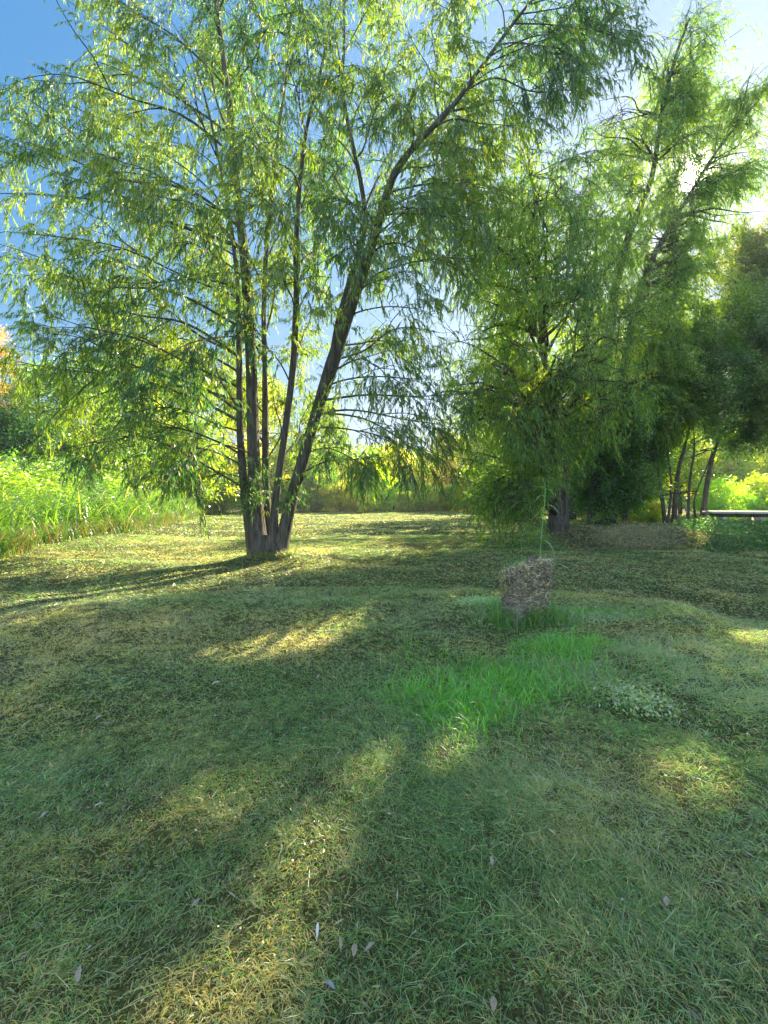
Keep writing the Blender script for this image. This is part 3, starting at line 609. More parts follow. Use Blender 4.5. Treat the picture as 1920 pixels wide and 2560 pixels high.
for i, (nm, lb, ct, px, Y, H, Wd, ti, kw) in enumerate(BT):
    H *= {190: 1.6, 400: 1.7, 330: 1.5, 560: 1.6, 700: 1.2, 672: 1.2, 215: 1.1, 30: 1.15, 1470: 1.25, 1320: 1.3, 1190: 1.3}.get(px, 1)
    if 'L' not in kw: kw.update(L=.26, W=.13)
    if Y > 30 and nm != 'shrub': kw['dens'] = kw.get('dens', 1) * 1.0
    back_tree(nm, lb, ct, px, Y, H, Wd, ti, 100 + i, group='shrubs along the lawn edge' if nm == 'shrub' else 'background trees beyond the lawn', **kw)
for i in range(14):                                   # one further belt behind
    px = -300 + i * 175
    pass
rb = np.random.default_rng(77); PB = []; 
NF = 26000; xs = rb.uniform(-110, 110, NF); ys = rb.uniform(62, 78, NF); hh = 6.5 + 3 * fbm(xs, ys * 0, 2, .13); zs = rb.random(NF) ** .8 * hh * (.75 + .5 * fbm(xs, ys, 2, .5))
(LV, LF, LC), tw = sprigs_to_leaves(np.stack([xs, ys, zs], 1), nrm(rb.normal(0, 1, (NF, 3))), np.full(NF, 1.1), 9, .55, .34, rb, [(.06, .12, .03), (.12, .17, .04)], 'broad', r_tw=.03, hole=0)
tag(mesh_obj('far_woodland', LV, [LF], M_BRD, col=LC), 'distant band of woodland closing the view behind the garden trees', 'woodland', kind='stuff')

# ------------------------------------------------------------------ blades (grass, reeds)
def blades(P, H, Wd, dirs, rng, bend, cols, two=True):
    """P base, H length, dirs unit direction of growth; bend: horizontal bend vector"""
    n = len(P); S = nrm(np.cross(dirs, rng.normal(0, 1, (n, 3)))); H_ = H[:, None]; W_ = Wd[:, None]
    mid = P + dirs * H_ * .55 + bend * H_ * .22; tip = P + dirs * H_ * .9 + bend * H_ * .85
    if two:
        V = np.stack([P - S * W_ * .5, P + S * W_ * .5, mid + S * W_ * .42, mid - S * W_ * .42, tip], 1).reshape(-1, 3)
        b = np.arange(n)[:, None] * 5
        return V, [b + np.array([[0, 1, 2, 3]]), b + np.array([[3, 2, 4]])], np.repeat(cols, 5, 0)
    V = np.stack([P - S * W_ * .5, P + S * W_ * .5, tip], 1).reshape(-1, 3)
    return V, [np.arange(n)[:, None] * 3 + np.arange(3)[None]], np.repeat(cols, 3, 0)

LUSH = [(ground_at(1100, 1470), .62, .50), (ground_at(1000, 1530), .36, .28), (ground_at(1210, 1400) , .38, .28), (ground_at(1150, 1330), .32, .28), (ground_at(1280, 1330), .6, .18)]
DRY_SUN = [(ground_at(620, 1880), .30, .28), (ground_at(600, 2050), .28, .22), (ground_at(480, 2180), .3, .15), (ground_at(380, 1780), .5, .2), (ground_at(170, 1850), .4, .15), (ground_at(540, 1400), .9, .5), (ground_at(300, 1380), 1.6, .7), (ground_at(1330, 1360), .7, .3), (ground_at(150, 1560), 1.0, .4), (ground_at(1500, 1900), .3, .12), (ground_at(1250, 1820), .3, .12), (ground_at(1400,1290),2,.5)]  # straw tint; several spots paint sunlight where the sun patches fall
PALE = [(ground_at(1600, 1500), .8, .5), (ground_at(1350, 1440), .5, .2), (ground_at(1520, 1480), .9, .5), (ground_at(1450, 1420), .8, .4), (ground_at(1230,1720),.5,.2)]
def field(x, y, lst, sharp=1.0):
    r = np.zeros_like(x)
    for c, a, b_ in lst: r = np.maximum(r, np.exp(-(((x - c[0]) / a) ** 2 + ((y - c[1]) / b_) ** 2) * sharp))
    return r
rg = np.random.default_rng(3)
def lawn_zone(n, d0, d1, h, wd, two, name_rng, half=math.radians(58)):
    d = np.sqrt(name_rng.uniform(d0 ** 2, d1 ** 2, n)); a = name_rng.uniform(-half, half, n)
    x = d * np.sin(a); y = d * np.cos(a)
    nz = fbm(x, y, 3, .9); n2 = fbm(x + 40, y + 9, 3, 3.1); n3 = fbm(x - 20, y, 2, 11)
    lush = field(x, y, LUSH); dry = field(x, y, DRY_SUN); pale = field(x, y, PALE)
    n4 = fbm(x + 3, y - 8, 2, 26)
    keep = name_rng.random(n) < .02 + .4 * np.clip((n2 - .3) * 2.2, 0, 1) + .25 * n3 + 2.4 * np.clip(n4 - .42, 0, 1) + lush + .4 * np.clip((d - 6) / 8, 0, 1)
    x, y, nz, n2, n3, lush, dry, pale, d, n4 = [q[keep] for q in (x, y, nz, n2, n3, lush, dry, pale, d, n4)]; m = len(x)
    dry = np.clip(dry * .75 + np.clip((nz - .5) * 2.6, 0, .6) + np.clip((n3 - .62) * 2, 0, .3), 0, 1)  # painted sun spots plus noise for truly dry turf
    dry = np.clip(dry - lush * 1.2, 0, 1)
    H = h * name_rng.uniform(.45, 1.35, m) * (1 + 1.6 * lush + .7 * pale) * (.45 + .5 * n2 + .7 * n4); Wd = wd * name_rng.uniform(.6, 1.3, m) * (1 - .2 * lush)
    tilt = name_rng.uniform(.15, 1.25, m) * (1 - .55 * lush); az = name_rng.random(m) * 2 * PI + 0
    dr_ = np.stack([np.sin(tilt) * np.cos(az), np.sin(tilt) * np.sin(az), np.cos(tilt)], 1)
    flow = fbm(x + 7, y + 3, 2, 1.3) * 9
    bend = np.stack([np.cos(az) * .6 + np.cos(flow) * .5, np.sin(az) * .6 + np.sin(flow) * .5, -.25 + .1 * name_rng.normal(0, 1, m)], 1)
    bend[:, :2] *= (1 - .4 * lush)[:, None]
    g1 = np.array([.052, .110, .045]); g2 = np.array([.155, .235, .115]); st = np.array([.42, .36, .24]); st2 = np.array([.27, .22, .13]); lg = np.array([.075, .225, .018]); pg = np.array([.24, .29, .21])
    u = name_rng.random(m)[:, None]; c = g1 * (1 - u) + g2 * u
    brn = np.clip((fbm(x + 60, y + 20, 3, .8) - .5) * 4, 0, 1)[:, None]; gry = np.clip((fbm(x - 33, y + 71, 3, .6) - .48) * 4, 0, 1)[:, None]
    c = c * (1 - .45 * gry) + np.array([.19, .23, .20]) * .45 * gry * (.5 + u); pk = name_rng.random((m, 1)) < .35 * brn; c = np.where(pk, np.array([.25, .20, .17]) * (.5 + u), c)
    c = c * name_rng.uniform(.3, 1.7, (m, 1)) * (.8 + .5 * n4[:, None])
    c = c * (1 - lush[:, None] * .8) + lg * lush[:, None] * .8 * (.6 + .8 * u)
    c = c * (1 - pale[:, None] * .75) + pg * pale[:, None] * .75
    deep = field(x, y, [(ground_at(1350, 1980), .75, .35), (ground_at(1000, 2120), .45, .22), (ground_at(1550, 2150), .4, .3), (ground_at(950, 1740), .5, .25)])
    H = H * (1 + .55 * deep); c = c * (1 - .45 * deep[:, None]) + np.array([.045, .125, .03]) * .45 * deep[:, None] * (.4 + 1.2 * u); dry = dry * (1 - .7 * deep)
    isd = name_rng.random(m) < dry * .72 + .16 * (1 - lush)
    mixc = name_rng.random((m, 1)); c[isd] = (st * mixc + st2 * (1 - mixc))[isd]
    z = gz(x, y) - .005
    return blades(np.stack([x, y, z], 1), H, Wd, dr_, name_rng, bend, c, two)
bags = Bag()
def addb(t):
    V, Fs, c = t; bags.add(V, *Fs, col=c)
addb(lawn_zone(390000, .5, 3.5, .034, .0027, True, rg))
addb(lawn_zone(430000, 2.7, 7.8, .042, .0046, True, rg))
addb(lawn_zone(390000, 6.9, 18, .055, .0105, False, rg))
addb(lawn_zone(260000, 16, 48, .08, .026, False, rg))
# long loose clippings lying on the lawn
def clip(n, cx, cy, sx, sy, ln, rng, tone):
    x = rng.normal(cx, sx, n); y = rng.normal(cy, sy, n); ok = y > .4; x, y = x[ok], y[ok]; n = len(x)
    az = rng.normal(fbm(x, y, 2, 1.1) * 7, .7); d = np.stack([np.cos(az), np.sin(az), rng.normal(.06, .12, n)], 1)
    H = ln * rng.uniform(.4, 1.4, n); z = gz(x, y) + rng.uniform(.012, .045, n)
    c = np.array(tone)[None] * rng.uniform(.6, 1.35, (n, 1)); b = np.stack([-np.sin(az), np.cos(az), np.zeros(n)], 1) * rng.normal(0, .35, (n, 1)) + np.array([0, 0, -.12])
    return blades(np.stack([x, y, z], 1), H, np.full(n, .0022) * rng.uniform(.6, 1.2, n), nrm(d), rng, b, c)
for g_, n_, sx, sy, ln, tone in ((ground_at(1500, 1900), 900, .5, .18, .13, (.22, .26, .15)), (ground_at(1250, 1790), 600, .35, .16, .13, (.22, .26, .16)), (ground_at(1380, 1800), 700, .4, .12, .12, (.26, .29, .22)),
                              (ground_at(200, 2000), 900, .4, .2, .14, (.25, .26, .14)), (ground_at(1200, 2000), 1100, .5, .2, .12, (.2, .26, .12)), (ground_at(900, 1800), 1300, 1.6, .6, .10, (.22, .24, .13)),
                              (ground_at(800, 1480), 1400, 2.5, 1.0, .13, (.25, .25, .14)), (ground_at(1500, 1450), 2000, 1.2, .7, .16, (.2, .27, .19)), (ground_at(400, 1600), 1400, 1.4, .7, .10, (.24, .22, .13))):
    addb(clip(int(n_ * .45), g_[0], g_[1], sx, sy, ln, rg, tone))
lawn = bags.build('lawn_grass', M_GRS, smooth=False); tag(lawn, 'short mown grass with dry straw patches, some painted as sunlight, and lush green tufts', 'grass', kind='stuff')
# broad little weed leaves (clover, plantain) in the turf
def ground_leaves(name, label, cat, patches, L, W, cols, rng, up=.5, h=.06):
    b = Bag()
    for (c, sx, sy, n) in patches:
        x = rng.normal(c[0], sx, n); y = rng.normal(c[1], sy, n); ok = y > .5; x, y = x[ok], y[ok]; n = len(x)
        z = gz(x, y) + rng.uniform(.01, h, n); d = rng.normal(0, 1, (n, 3)); d[:, 2] = np.abs(d[:, 2]) * up
        sz = rng.uniform(.6, 1.3, n); V, F = leaf_mesh(np.stack([x, y, z], 1), d, L * sz, W * sz, rng, .05, .5)
        u = rng.random((n, 1)); b.add(V, F, col=np.repeat(np.array(cols[0]) * u + np.array(cols[1]) * (1 - u), 4, 0))
    return tag(b.build(name, M_GRS, smooth=False), label, cat, kind='stuff')
cl = [(ground_at(x, y), s, t, n) for x, y, s, t, n in ((250, 1560, 1.4, .5, 9000), (420, 1650, .8, .35, 7000), (700, 1640, .7, .4, 5000), (300, 1900, .5, .25, 3500), (850, 1950, .5, .25, 3500), (1350, 1950, .5, .25, 2500), (900, 1500, 1.2, .5, 6000), (550, 1500, 1., .4, 6000), (1000, 1800, .6, .2, 3000), (850, 2120, .3, .12, 900), (100,1700,.6,.3,4000))]
ground_leaves('clover', 'small dark clover leaves creeping through the mown grass', 'clover', [(a, b, c, int(d * .6)) for a, b, c, d in cl], .014, .009, [(.04, .10, .03), (.09, .16, .06)], rg, 1.4, .03)
def weed(label, px, py, sx, sy, n, L, cols, h):
    ground_leaves('pale_weed', label, 'weed', [(ground_at(px, py), sx, sy, n)], L, L * .45, cols, rg, .8, h)
weed('silvery leaved weed patch in the long grass right of the lush green tuft', 1375, 1535, .11, .12, 520, .034, [(.34, .36, .30), (.13, .18, .11)], .12)
weed('small silvery weeds creeping left of the stump', 1040, 1312, .26, .10, 900, .04, [(.32, .38, .32), (.16, .24, .16)], .10)
weed('greyish weeds trailing right of the foot of the stump', 1220, 1350, .5, .15, 1500, .035, [(.24, .28, .24), (.12, .18, .12)], .09)

# tall weeds mound under the right trees
def mound_patch(name, label, cx0, cx1, Y0, Y1, n, h, L, W, cols, rng, z_scale=1.):
    x = rng.uniform(cx0, cx1, n); y = rng.uniform(Y0, Y1, n)
    e = np.clip(np.minimum((x - cx0) / 1.2, (cx1 - x) / 1.2), 0, 1) * np.clip(np.minimum((y - Y0) / .7, (Y1 - y) / .8), 0, 1) ** .6
    hh = h * e * (.4 + 1.1 * fbm(x, y, 3, 1.1)); z = gz(x, y) + hh * rng.random(n) ** .5
    d = rng.normal(0, .8, (n, 3)); d[:, 2] = np.abs(d[:, 2]); V, F = leaf_mesh(np.stack([x, y, z], 1), d, L * rng.uniform(.5, 1.3, n), W * rng.uniform(.6, 1.2, n), rng, .2, .45)
    q = fbm(x + 5, y, 3, .9)[:, None]; u = rng.random((n, 1)); t = np.clip((q - .42) * 6, 0, 1)
    c = (np.array(cols[0]) * t + np.array(cols[1]) * (1 - t)) * (.6 + .8 * u)
    st = rng.random(n) < .38 * (cols[2][0] > .2) + .08; c[st] = np.array(cols[2]) * rng.uniform(.5, 1.6, (st.sum(), 1))
    o = mesh_obj(name, V, [F], M_GRS, col=np.repeat(c, 4, 0)); return tag(o, label, 'weeds', kind='stuff')
mound_patch('weed_patch', 'knee high grey green weeds massed under the trees at right', 5.6, 10.8, 12.8, 16.0, 17000, .46, .15, .020, [(.17, .17, .16), (.035, .06, .03), (.24, .175, .15)], rg)
mound_patch('weed_patch', 'dark green low growth at the right edge in front of the table', 9.2, 17, 12.2, 16.2, 22000, .6, .13, .034, [(.07, .14, .06), (.04, .10, .035), (.14, .18, .09)], rg)

# ------------------------------------------------------------------ tall grass bank at left
rt = np.random.default_rng(9)
def tall_clumps(n, pick, hmin, hmax, wd, name, label, cols, seed):
    rng_ = np.random.default_rng(seed); x, y = pick(n, rng_); m = len(x)
    H = rng_.uniform(hmin, hmax, m) * (.6 + .75 * fbm(x, y, 2, .5)); sg = 7
    az = rng_.random(m) * 2 * PI; lean = rng_.uniform(.05, .45, m); arch = rng_.uniform(.3, 1.0, m)
    t = np.linspace(0, 1, sg); hx = (lean[:, None] * t + arch[:, None] * t ** 2.3) * H[:, None] * .75
    zz = H[:, None] * (t - .42 * arch[:, None] * t ** 3.0)
    base = gz(x, y); cen = np.stack([x[:, None] + hx * np.cos(az)[:, None], y[:, None] + hx * np.sin(az)[:, None], base[:, None] + zz], -1)
    S = np.stack([-np.sin(az), np.cos(az), np.zeros(m)], 1) * 1.0 + rng_.normal(0, .25, (m, 3)); S = nrm(S)
    wv = wd * rng_.uniform(.6, 1.3, m)[:, None] * np.array([.5, .8, 1, 1, .85, .55, .05])[None]
    V = np.stack([cen - S[:, None] * wv[..., None] * .5, cen + S[:, None] * wv[..., None] * .5], 2).reshape(-1, 3)
    b_ = np.arange(m)[:, None, None] * sg * 2 + np.arange(sg - 1)[None, :, None] * 2
    F = (b_ + np.array([0, 1, 3, 2])[None, None]).reshape(-1, 4)
    u = rng_.random((m, 1)); c = np.array(cols[0]) * u + np.array(cols[1]) * (1 - u); dd = rng_.random(m) < cols[3]; c[dd] = np.array(cols[2]) * rng_.uniform(.6, 1.2, (dd.sum(), 1))
    return tag(mesh_obj(name, V, [F], M_GRS, col=np.repeat(c, sg * 2, 0)), label, 'tall grass', kind='stuff')
# front edge of the bank in ground coordinates
edge = np.array([ground_at(-60, 1240), ground_at(60, 1200), ground_at(170, 1180), ground_at(270, 1163), ground_at(350, 1141), ground_at(410, 1125), ground_at(440, 1112)])
edge = edge[np.argsort(edge[:, 1])]
def bank(n, r):
    y = r.uniform(7.5, 44, n * 3) ; y = 7.5 + (y - 7.5) ** 1.0
    xe = np.interp(y, edge[:, 1], edge[:, 0]); dx = r.random(n * 3) ** 1.2 * 7.5; x = xe - dx + r.normal(0, .15, n * 3)
    k_ = r.random(n * 3) < np.clip(14 / y, .12, 1); x, y, dx = x[k_][:n], y[k_][:n], dx[k_][:n]
    return x, y
tall_clumps(13000, bank, 1.1, 2.4, .030, 'tall_grass', 'bank of tall arching bright green grass along the left side', [(.035, .09, .018), (.11, .18, .03), (.3, .27, .13), .08], 5)
def bank_low(n, r):
    y = r.uniform(7.5, 42, n * 2); xe = np.interp(y, edge[:, 1], edge[:, 0]); x = xe + .35 - r.random(n * 2) * 1.3
    k_ = r.random(n * 2) < np.clip(12 / y, .1, 1); return x[k_][:n], y[k_][:n]
tall_clumps(20000, bank_low, .3, .95, .016, 'tall_grass', 'dry brown and green fringe grass at the foot of the tall bank', [(.03, .09, .02), (.08, .15, .04), (.16, .11, .07), .38], 6)
def around_stump(n, r):
    g = ground_at(1140, 1345); x = r.normal(g[0], .26, n); y = r.normal(g[1] - .14, .12, n); return x, y
tall_clumps(1700, around_stump, .12, .40, .007, 'tall_grass', 'long thin grass growing round the foot of the stump', [(.05, .14, .04), (.10, .2, .06), (.25, .24, .14), .15], 8)
def lushp(n, r):
    x = []; y = []
    for c, a, b_ in LUSH[:4]:
        k_ = n // 4; x.append(r.normal(c[0], a * .85, k_)); y.append(r.normal(c[1], b_ * .8, k_))
    x = np.concatenate(x); y = np.concatenate(y); k_ = r.random(len(x)) < np.clip((fbm(x, y, 3, 2.6) - .38) * 4, .05, 1); return x[k_], y[k_]
tall_clumps(6500, lushp, .04, .20, .0055, 'tall_grass', 'lush vivid green tuft of longer grass in front of the stump', [(.055, .20, .012), (.13, .32, .02), (.25, .27, .08), .08], 12)

def round_base(n, r):
    a = r.random(n) * 2 * PI; q = r.uniform(.30, .62, n); return org[0] + .05 + q * np.cos(a) * 1.05, org[1] + q * np.sin(a) * .8
tall_clumps(2600, round_base, .05, .24, .008, 'tall_grass', 'ragged dry grass and shoots tangled round the foot of the big willow', [(.05, .10, .035), (.12, .17, .07), (.28, .23, .16), .45], 14)
# ------------------------------------------------------------------ stump
rs = np.random.default_rng(15); g = ground_at(1140, 1352); gzv = float(gz(g[0], g[1])); so_ = np.array([g[0], g[1] + .1, gzv])
st = thing('tree_stump', so_, 'crumbling grey brown tree stump wrapped in dry roots, standing alone on the lawn', 'stump')
nr, ns = 26, 56; b = Bag(); V = []
for i in range(nr):
    t = i / (nr - 1); z = -.06 + .76 * t; r = .225 + .02 * math.sin(t * 7) + .055 * t + .10 * max(0, .3 - t)
    if t > .9: r += .01
    for j in range(ns):
        a = 2 * PI * j / ns; q = .9 * float(vn(np.array([math.cos(a) * 1.6 + 9]), np.array([z * 4.5 + math.sin(a) * 1.6 + 7]))[0]) + .3 + .4 * float(vn(np.array([a * 9 + 2]), np.array([z * 22]))[0])
        rr = r * (1 + .46 * (q - .75)) * (1 - .35 * max(0, t - .86) / .14) * (1 + .06 * math.sin(2 * a + .5)); cut_ = .10 * math.sin(a * 1 + 2.4) + .05 * math.sin(3 * a) + .04 * math.sin(7 * a + 1)
        V.append([so_[0] + rr * math.cos(a) + .03 * t, so_[1] + rr * .85 * math.sin(a), so_[2] + z + cut_ * t * t * .8])
V = np.array(V); i_ = np.arange(nr - 1)[:, None] * ns; j_ = np.arange(ns)[None]; k_ = (j_ + 1) % ns
Q = np.stack([i_ + j_, i_ + k_, i_ + ns + k_, i_ + ns + j_], -1).reshape(-1, 4)
# hollow, crumbled top
last = V[-ns:]; cen = last.mean(0); rings = [last]
for f, dz in ((.86, .02), (.66, -.02), (.42, -.05), (.2, -.03)):
    rr_ = cen + (last - cen) * f; rr_[:, 2] = rr_[:, 2] + dz + rs.normal(0, .014, ns); rings.append(rr_)
n0 = len(V); V = np.vstack([V] + rings[1:]); Q2 = []
for i in range(4):
    o0 = n0 - ns + i * ns
    Q2.append(np.stack([o0 + j_[0], o0 + k_[0], o0 + ns + k_[0], o0 + ns + j_[0]], -1))
V += rs.normal(0, .006, V.shape)
b.add(V, np.vstack([Q] + Q2)); b.F.setdefault(ns, []).append((np.arange(ns) + len(V) - ns)[None]); b.build('wood_body', M_STUMP, st, so_)
# fibrous root mat
n = 7500; a = rs.random(n) * 2 * PI; z = rs.uniform(0, .68, n) ** 1.0; r = (.238 + .06 * z / .72 + .03 * np.clip(.3 - z, 0, 1)) * rs.uniform(1.0, 1.14, n)
P = np.stack([so_[0] + r * np.cos(a), so_[1] + r * .85 * np.sin(a), so_[2] + z + .07 * np.sin(a + 2.4) * (z / .66) ** 2], 1)
top = rs.random(n) < .22; r2 = .3 * np.sqrt(rs.random(n)); P[top] = np.stack([so_[0] + .03 + r2 * np.cos(a), so_[1] + r2 * .85 * np.sin(a), so_[2] + .695 + .08 * np.sin(a + 2.4) * r2 / .3 + rs.uniform(-.02, .03, n)], 1)[top]
d = np.stack([-np.sin(a) + .35 * np.cos(a), np.cos(a) + .35 * np.sin(a), rs.normal(0, .7, n)], 1) * np.where(rs.random(n) < .5, 1, -1)[:, None] + rs.normal(0, .3, (n, 3))
tones = np.array([[.34, .29, .27], [.21, .165, .14], [.07, .05, .04], [.42, .40, .39]])[rs.integers(0, 4, n)] * rs.uniform(.7, 1.2, (n, 1))
V, Fs, c = blades(P, rs.uniform(.02, .08, n), rs.uniform(.003, .010, n), nrm(d), rs, rs.normal(0, .3, (n, 3)), tones)
mesh_obj('root_fibres', V, Fs, M_GRS, st, so_, c)
n = 420; a = rs.random(n) * 2 * PI; r = rs.uniform(.05, .3, n); P = np.stack([so_[0] - .06 + r * np.cos(a) * .8, so_[1] + r * np.sin(a) * .6, so_[2] + .68 + 0 * a], 1)
V, Fs, c = blades(P, rs.uniform(.04, .10, n), np.full(n, .005), nrm(rs.normal(0, .5, (n, 3)) + [0, 0, .8]), rs, rs.normal(0, .3, (n, 3)), np.array([[.07, .15, .05]]) * rs.uniform(.6, 1.6, (n, 1)))
mesh_obj('moss_tuft', V, Fs, M_GRS, st, so_, c)

# ------------------------------------------------------------------ cane plant behind the stump
def cane(px, Y, pts, label, r, nleaf, L, seed):
    r_ = np.random.default_rng(seed); P = np.array([at(x, y, Y + d) for x, y, d in pts]); P[0, 2] = float(gz(P[0, 0], P[0, 1])) - .03; P = cr(P, 30)
    root = thing('cane_plant', P[0] + [0, 0, .03], label, 'plant', 'young canes by the stump'); o_ = P[0] + [0, 0, .03]
    b = Bag(); R = np.linspace(r, r * .35, 30); R[::3] *= 1.3; b.tube(P, R, 7, 0, r_, col=(.15, .26, .11)); b.build('stem', M_GRS, root, o_)
    for i in range(nleaf):
        t = .16 + .84 * i / nleaf; s = P[int(t * 29)]; az = (i % 2) * PI + r_.normal(0, .7); dh = np.array([math.cos(az), math.sin(az), 0]); ln = L * (1.15 - .6 * t) * r_.uniform(.8, 1.2); el = r_.uniform(.5, 1.3)
        tt = np.linspace(0, 1, 9); C_ = s + dh * (ln * tt * .8)[:, None] + np.array([0, 0, 1]) * (ln * (el * .6 * tt - .75 * tt ** 2))[:, None]
        S = np.cross(dh, [0, 0, 1]); wv = .030 * np.array([.5, .9, 1, 1, .9, .75, .55, .3, .03])
        V = np.stack([C_ - S * wv[:, None] * .5, C_ + [0, 0, -.003], C_ + S * wv[:, None] * .5], 1).reshape(-1, 3); k3 = np.arange(8)[:, None] * 3
        F = np.vstack([k3 + np.array([[0, 1, 4, 3]]), k3 + np.array([[1, 2, 5, 4]])])
        mesh_obj('leaf', V, [F], M_GRS, root, o_, np.tile(np.array([[.13, .24, .10]]) * r_.uniform(.8, 1.4), (len(V), 1)))
cane(1165, 6.35, [(1163, 1300, 0), (1166, 1215, 0), (1172, 1130, -.02), (1178, 1060, -.05), (1172, 1030, -.05)], 'tall thin green cane with narrow leaves rising behind the stump', .010, 14, .40, 4)
cane(1130, 6.3, [(1128, 1290, 0), (1128, 1215, 0), (1126, 1180, 0), (1124, 1160, 0)], 'short bushy green sprout just behind the left rim of the stump', .006, 7, .16, 6)
cane(1185, 6.2, [(1180, 1300, 0), (1186, 1250, .1), (1200, 1210, .2), (1230, 1160, .3)], 'low leaning cane with spreading leaves right of the stump', .006, 8, .42, 7)

# dead branch leaning at the weeping willow
b = Bag(); P = cr(np.array([at(1180, 1020, 13.8), at(1192, 1055, 13.8), at(1200, 1062, 13.8), at(1212, 1085, 14), at(1216, 1180, 14.1)]), 20)
P[-1, 2] = float(gz(P[-1, 0], P[-1, 1])); b.tube(P, np.linspace(.014, .02, 20), 6, .1, rs, col=(.3, .27, .22)); b.add(np.zeros((0, 3)))
tag(b.build('dead_branch', M_STUMP), 'pale crooked dead branch leaning in front of the weeping willow trunks', 'branch')

# ------------------------------------------------------------------ long table at right
def box(b, c, s, rot=0, bev=0.0):
    hx, hy, hz = [q / 2 for q in s]; e = bev
    V = []
    for z, k in ((-hz, 1), (-hz + e, 0), (hz - e, 0), (hz, 1)):
        for sx, sy in ((-1, -1), (1, -1), (1, 1), (-1, 1)):
            V.append([sx * (hx - e * k), sy * (hy - e * k), z])
    V = np.array(V); ca, sa = math.cos(rot), math.sin(rot); V[:, :2] = V[:, :2] @ np.array([[ca, sa], [-sa, ca]]); V = V + np.array(c)
    F = [[3, 2, 1, 0], [12, 13, 14, 15]]
    for i in range(3):
        for j in range(4): k = (j + 1) % 4; F.append([i * 4 + j, i * 4 + k, i * 4 + 4 + k, i * 4 + 4 + j])
    b.add(V, np.array(F))
TY = 18.2; tl = at(1528, 1106, TY); tr_ = at(1800, 1118, TY - 1.0); mid = (tl + tr_) / 2; tz = tl[2]; gz0 = float(gz(mid[0], mid[1])); ang = math.atan2(tr_[1] - tl[1], tr_[0] - tl[0]); Lt = float(np.hypot(*(tr_ - tl)[:2]))
o_ = np.array([mid[0], mid[1], gz0]); tb = thing('garden_table', o_, 'long low concrete table with a pale sunlit top, at the right edge under the trees', 'table')
b = Bag(); box(b, (mid[0], mid[1], tz), (Lt, .95, .09), ang, .008); b.build('tabletop', M_CONC, tb, o_, smooth=False)
b = Bag(); box(b, (mid[0], mid[1], tz - .12), (Lt - .3, .55, .14), ang, .006); b.build('apron', M_BARK, tb, o_, smooth=False)
for f in (.12, .42, .88):
    p = tl + (tr_ - tl) * f; zt = tz - .19; zb = float(gz(p[0], p[1])) - .08; b = Bag(); box(b, (p[0], p[1], (zt + zb) / 2), (.16, .6, zt - zb), ang, .006); b.build('leg', M_CONC, tb, o_, smooth=False)

# ------------------------------------------------------------------ small white outbuilding far behind
def house(px, py0, py1, Y, wd, label, col):
    p = at(px, py1, Y); top = at(px, py0, Y)[2]; o_ = np.array([p[0], Y, 0.]); root = thing('garden_shed', o_, label, 'shed')
    m = noise_mat('shed_wall', [col, tuple(c * .85 for c in col)], 2, (1, 1, 1), .8, .1); mr = noise_mat('shed_roof', [(.2, .12, .09), (.3, .2, .16)], 3, (1, 1, 1), .8, .2)
    b = Bag(); box(b, (p[0], Y + 1.6, top / 2), (wd, 3, top), 0, .01); b.build('wall', m, root, o_, smooth=False)
    b = Bag(); V = np.array([[-wd / 2 - .3, -.3, top + .003], [wd / 2 + .3, -.3, top + .003], [wd / 2 + .3, 3.5, top + .003], [-wd / 2 - .3, 3.5, top + .003], [-wd / 2 - .3, 1.6, top + .9], [wd / 2 + .3, 1.6, top + .9]]) + np.array([p[0], Y, 0])
    mesh_obj('roof', V, [np.array([[0, 1, 5, 4], [2, 3, 4, 5], [3, 2, 1, 0]]), np.array([[0, 4, 3], [1, 2, 5]])], mr, root, o_)
    md = noise_mat('shed_door', [(.12, .08, .05), (.18, .12, .08)], 3); b = Bag(); box(b, (p[0] + .3, Y + .1 - .03, .95), (.8, .05, 1.9), 0, .005); b.build('door', md, root, o_, smooth=False)
house(872, 1046, 1075, 58, 5.5, 'pale lilac walled shed just visible behind the far shrubs', (.62, .58, .66))

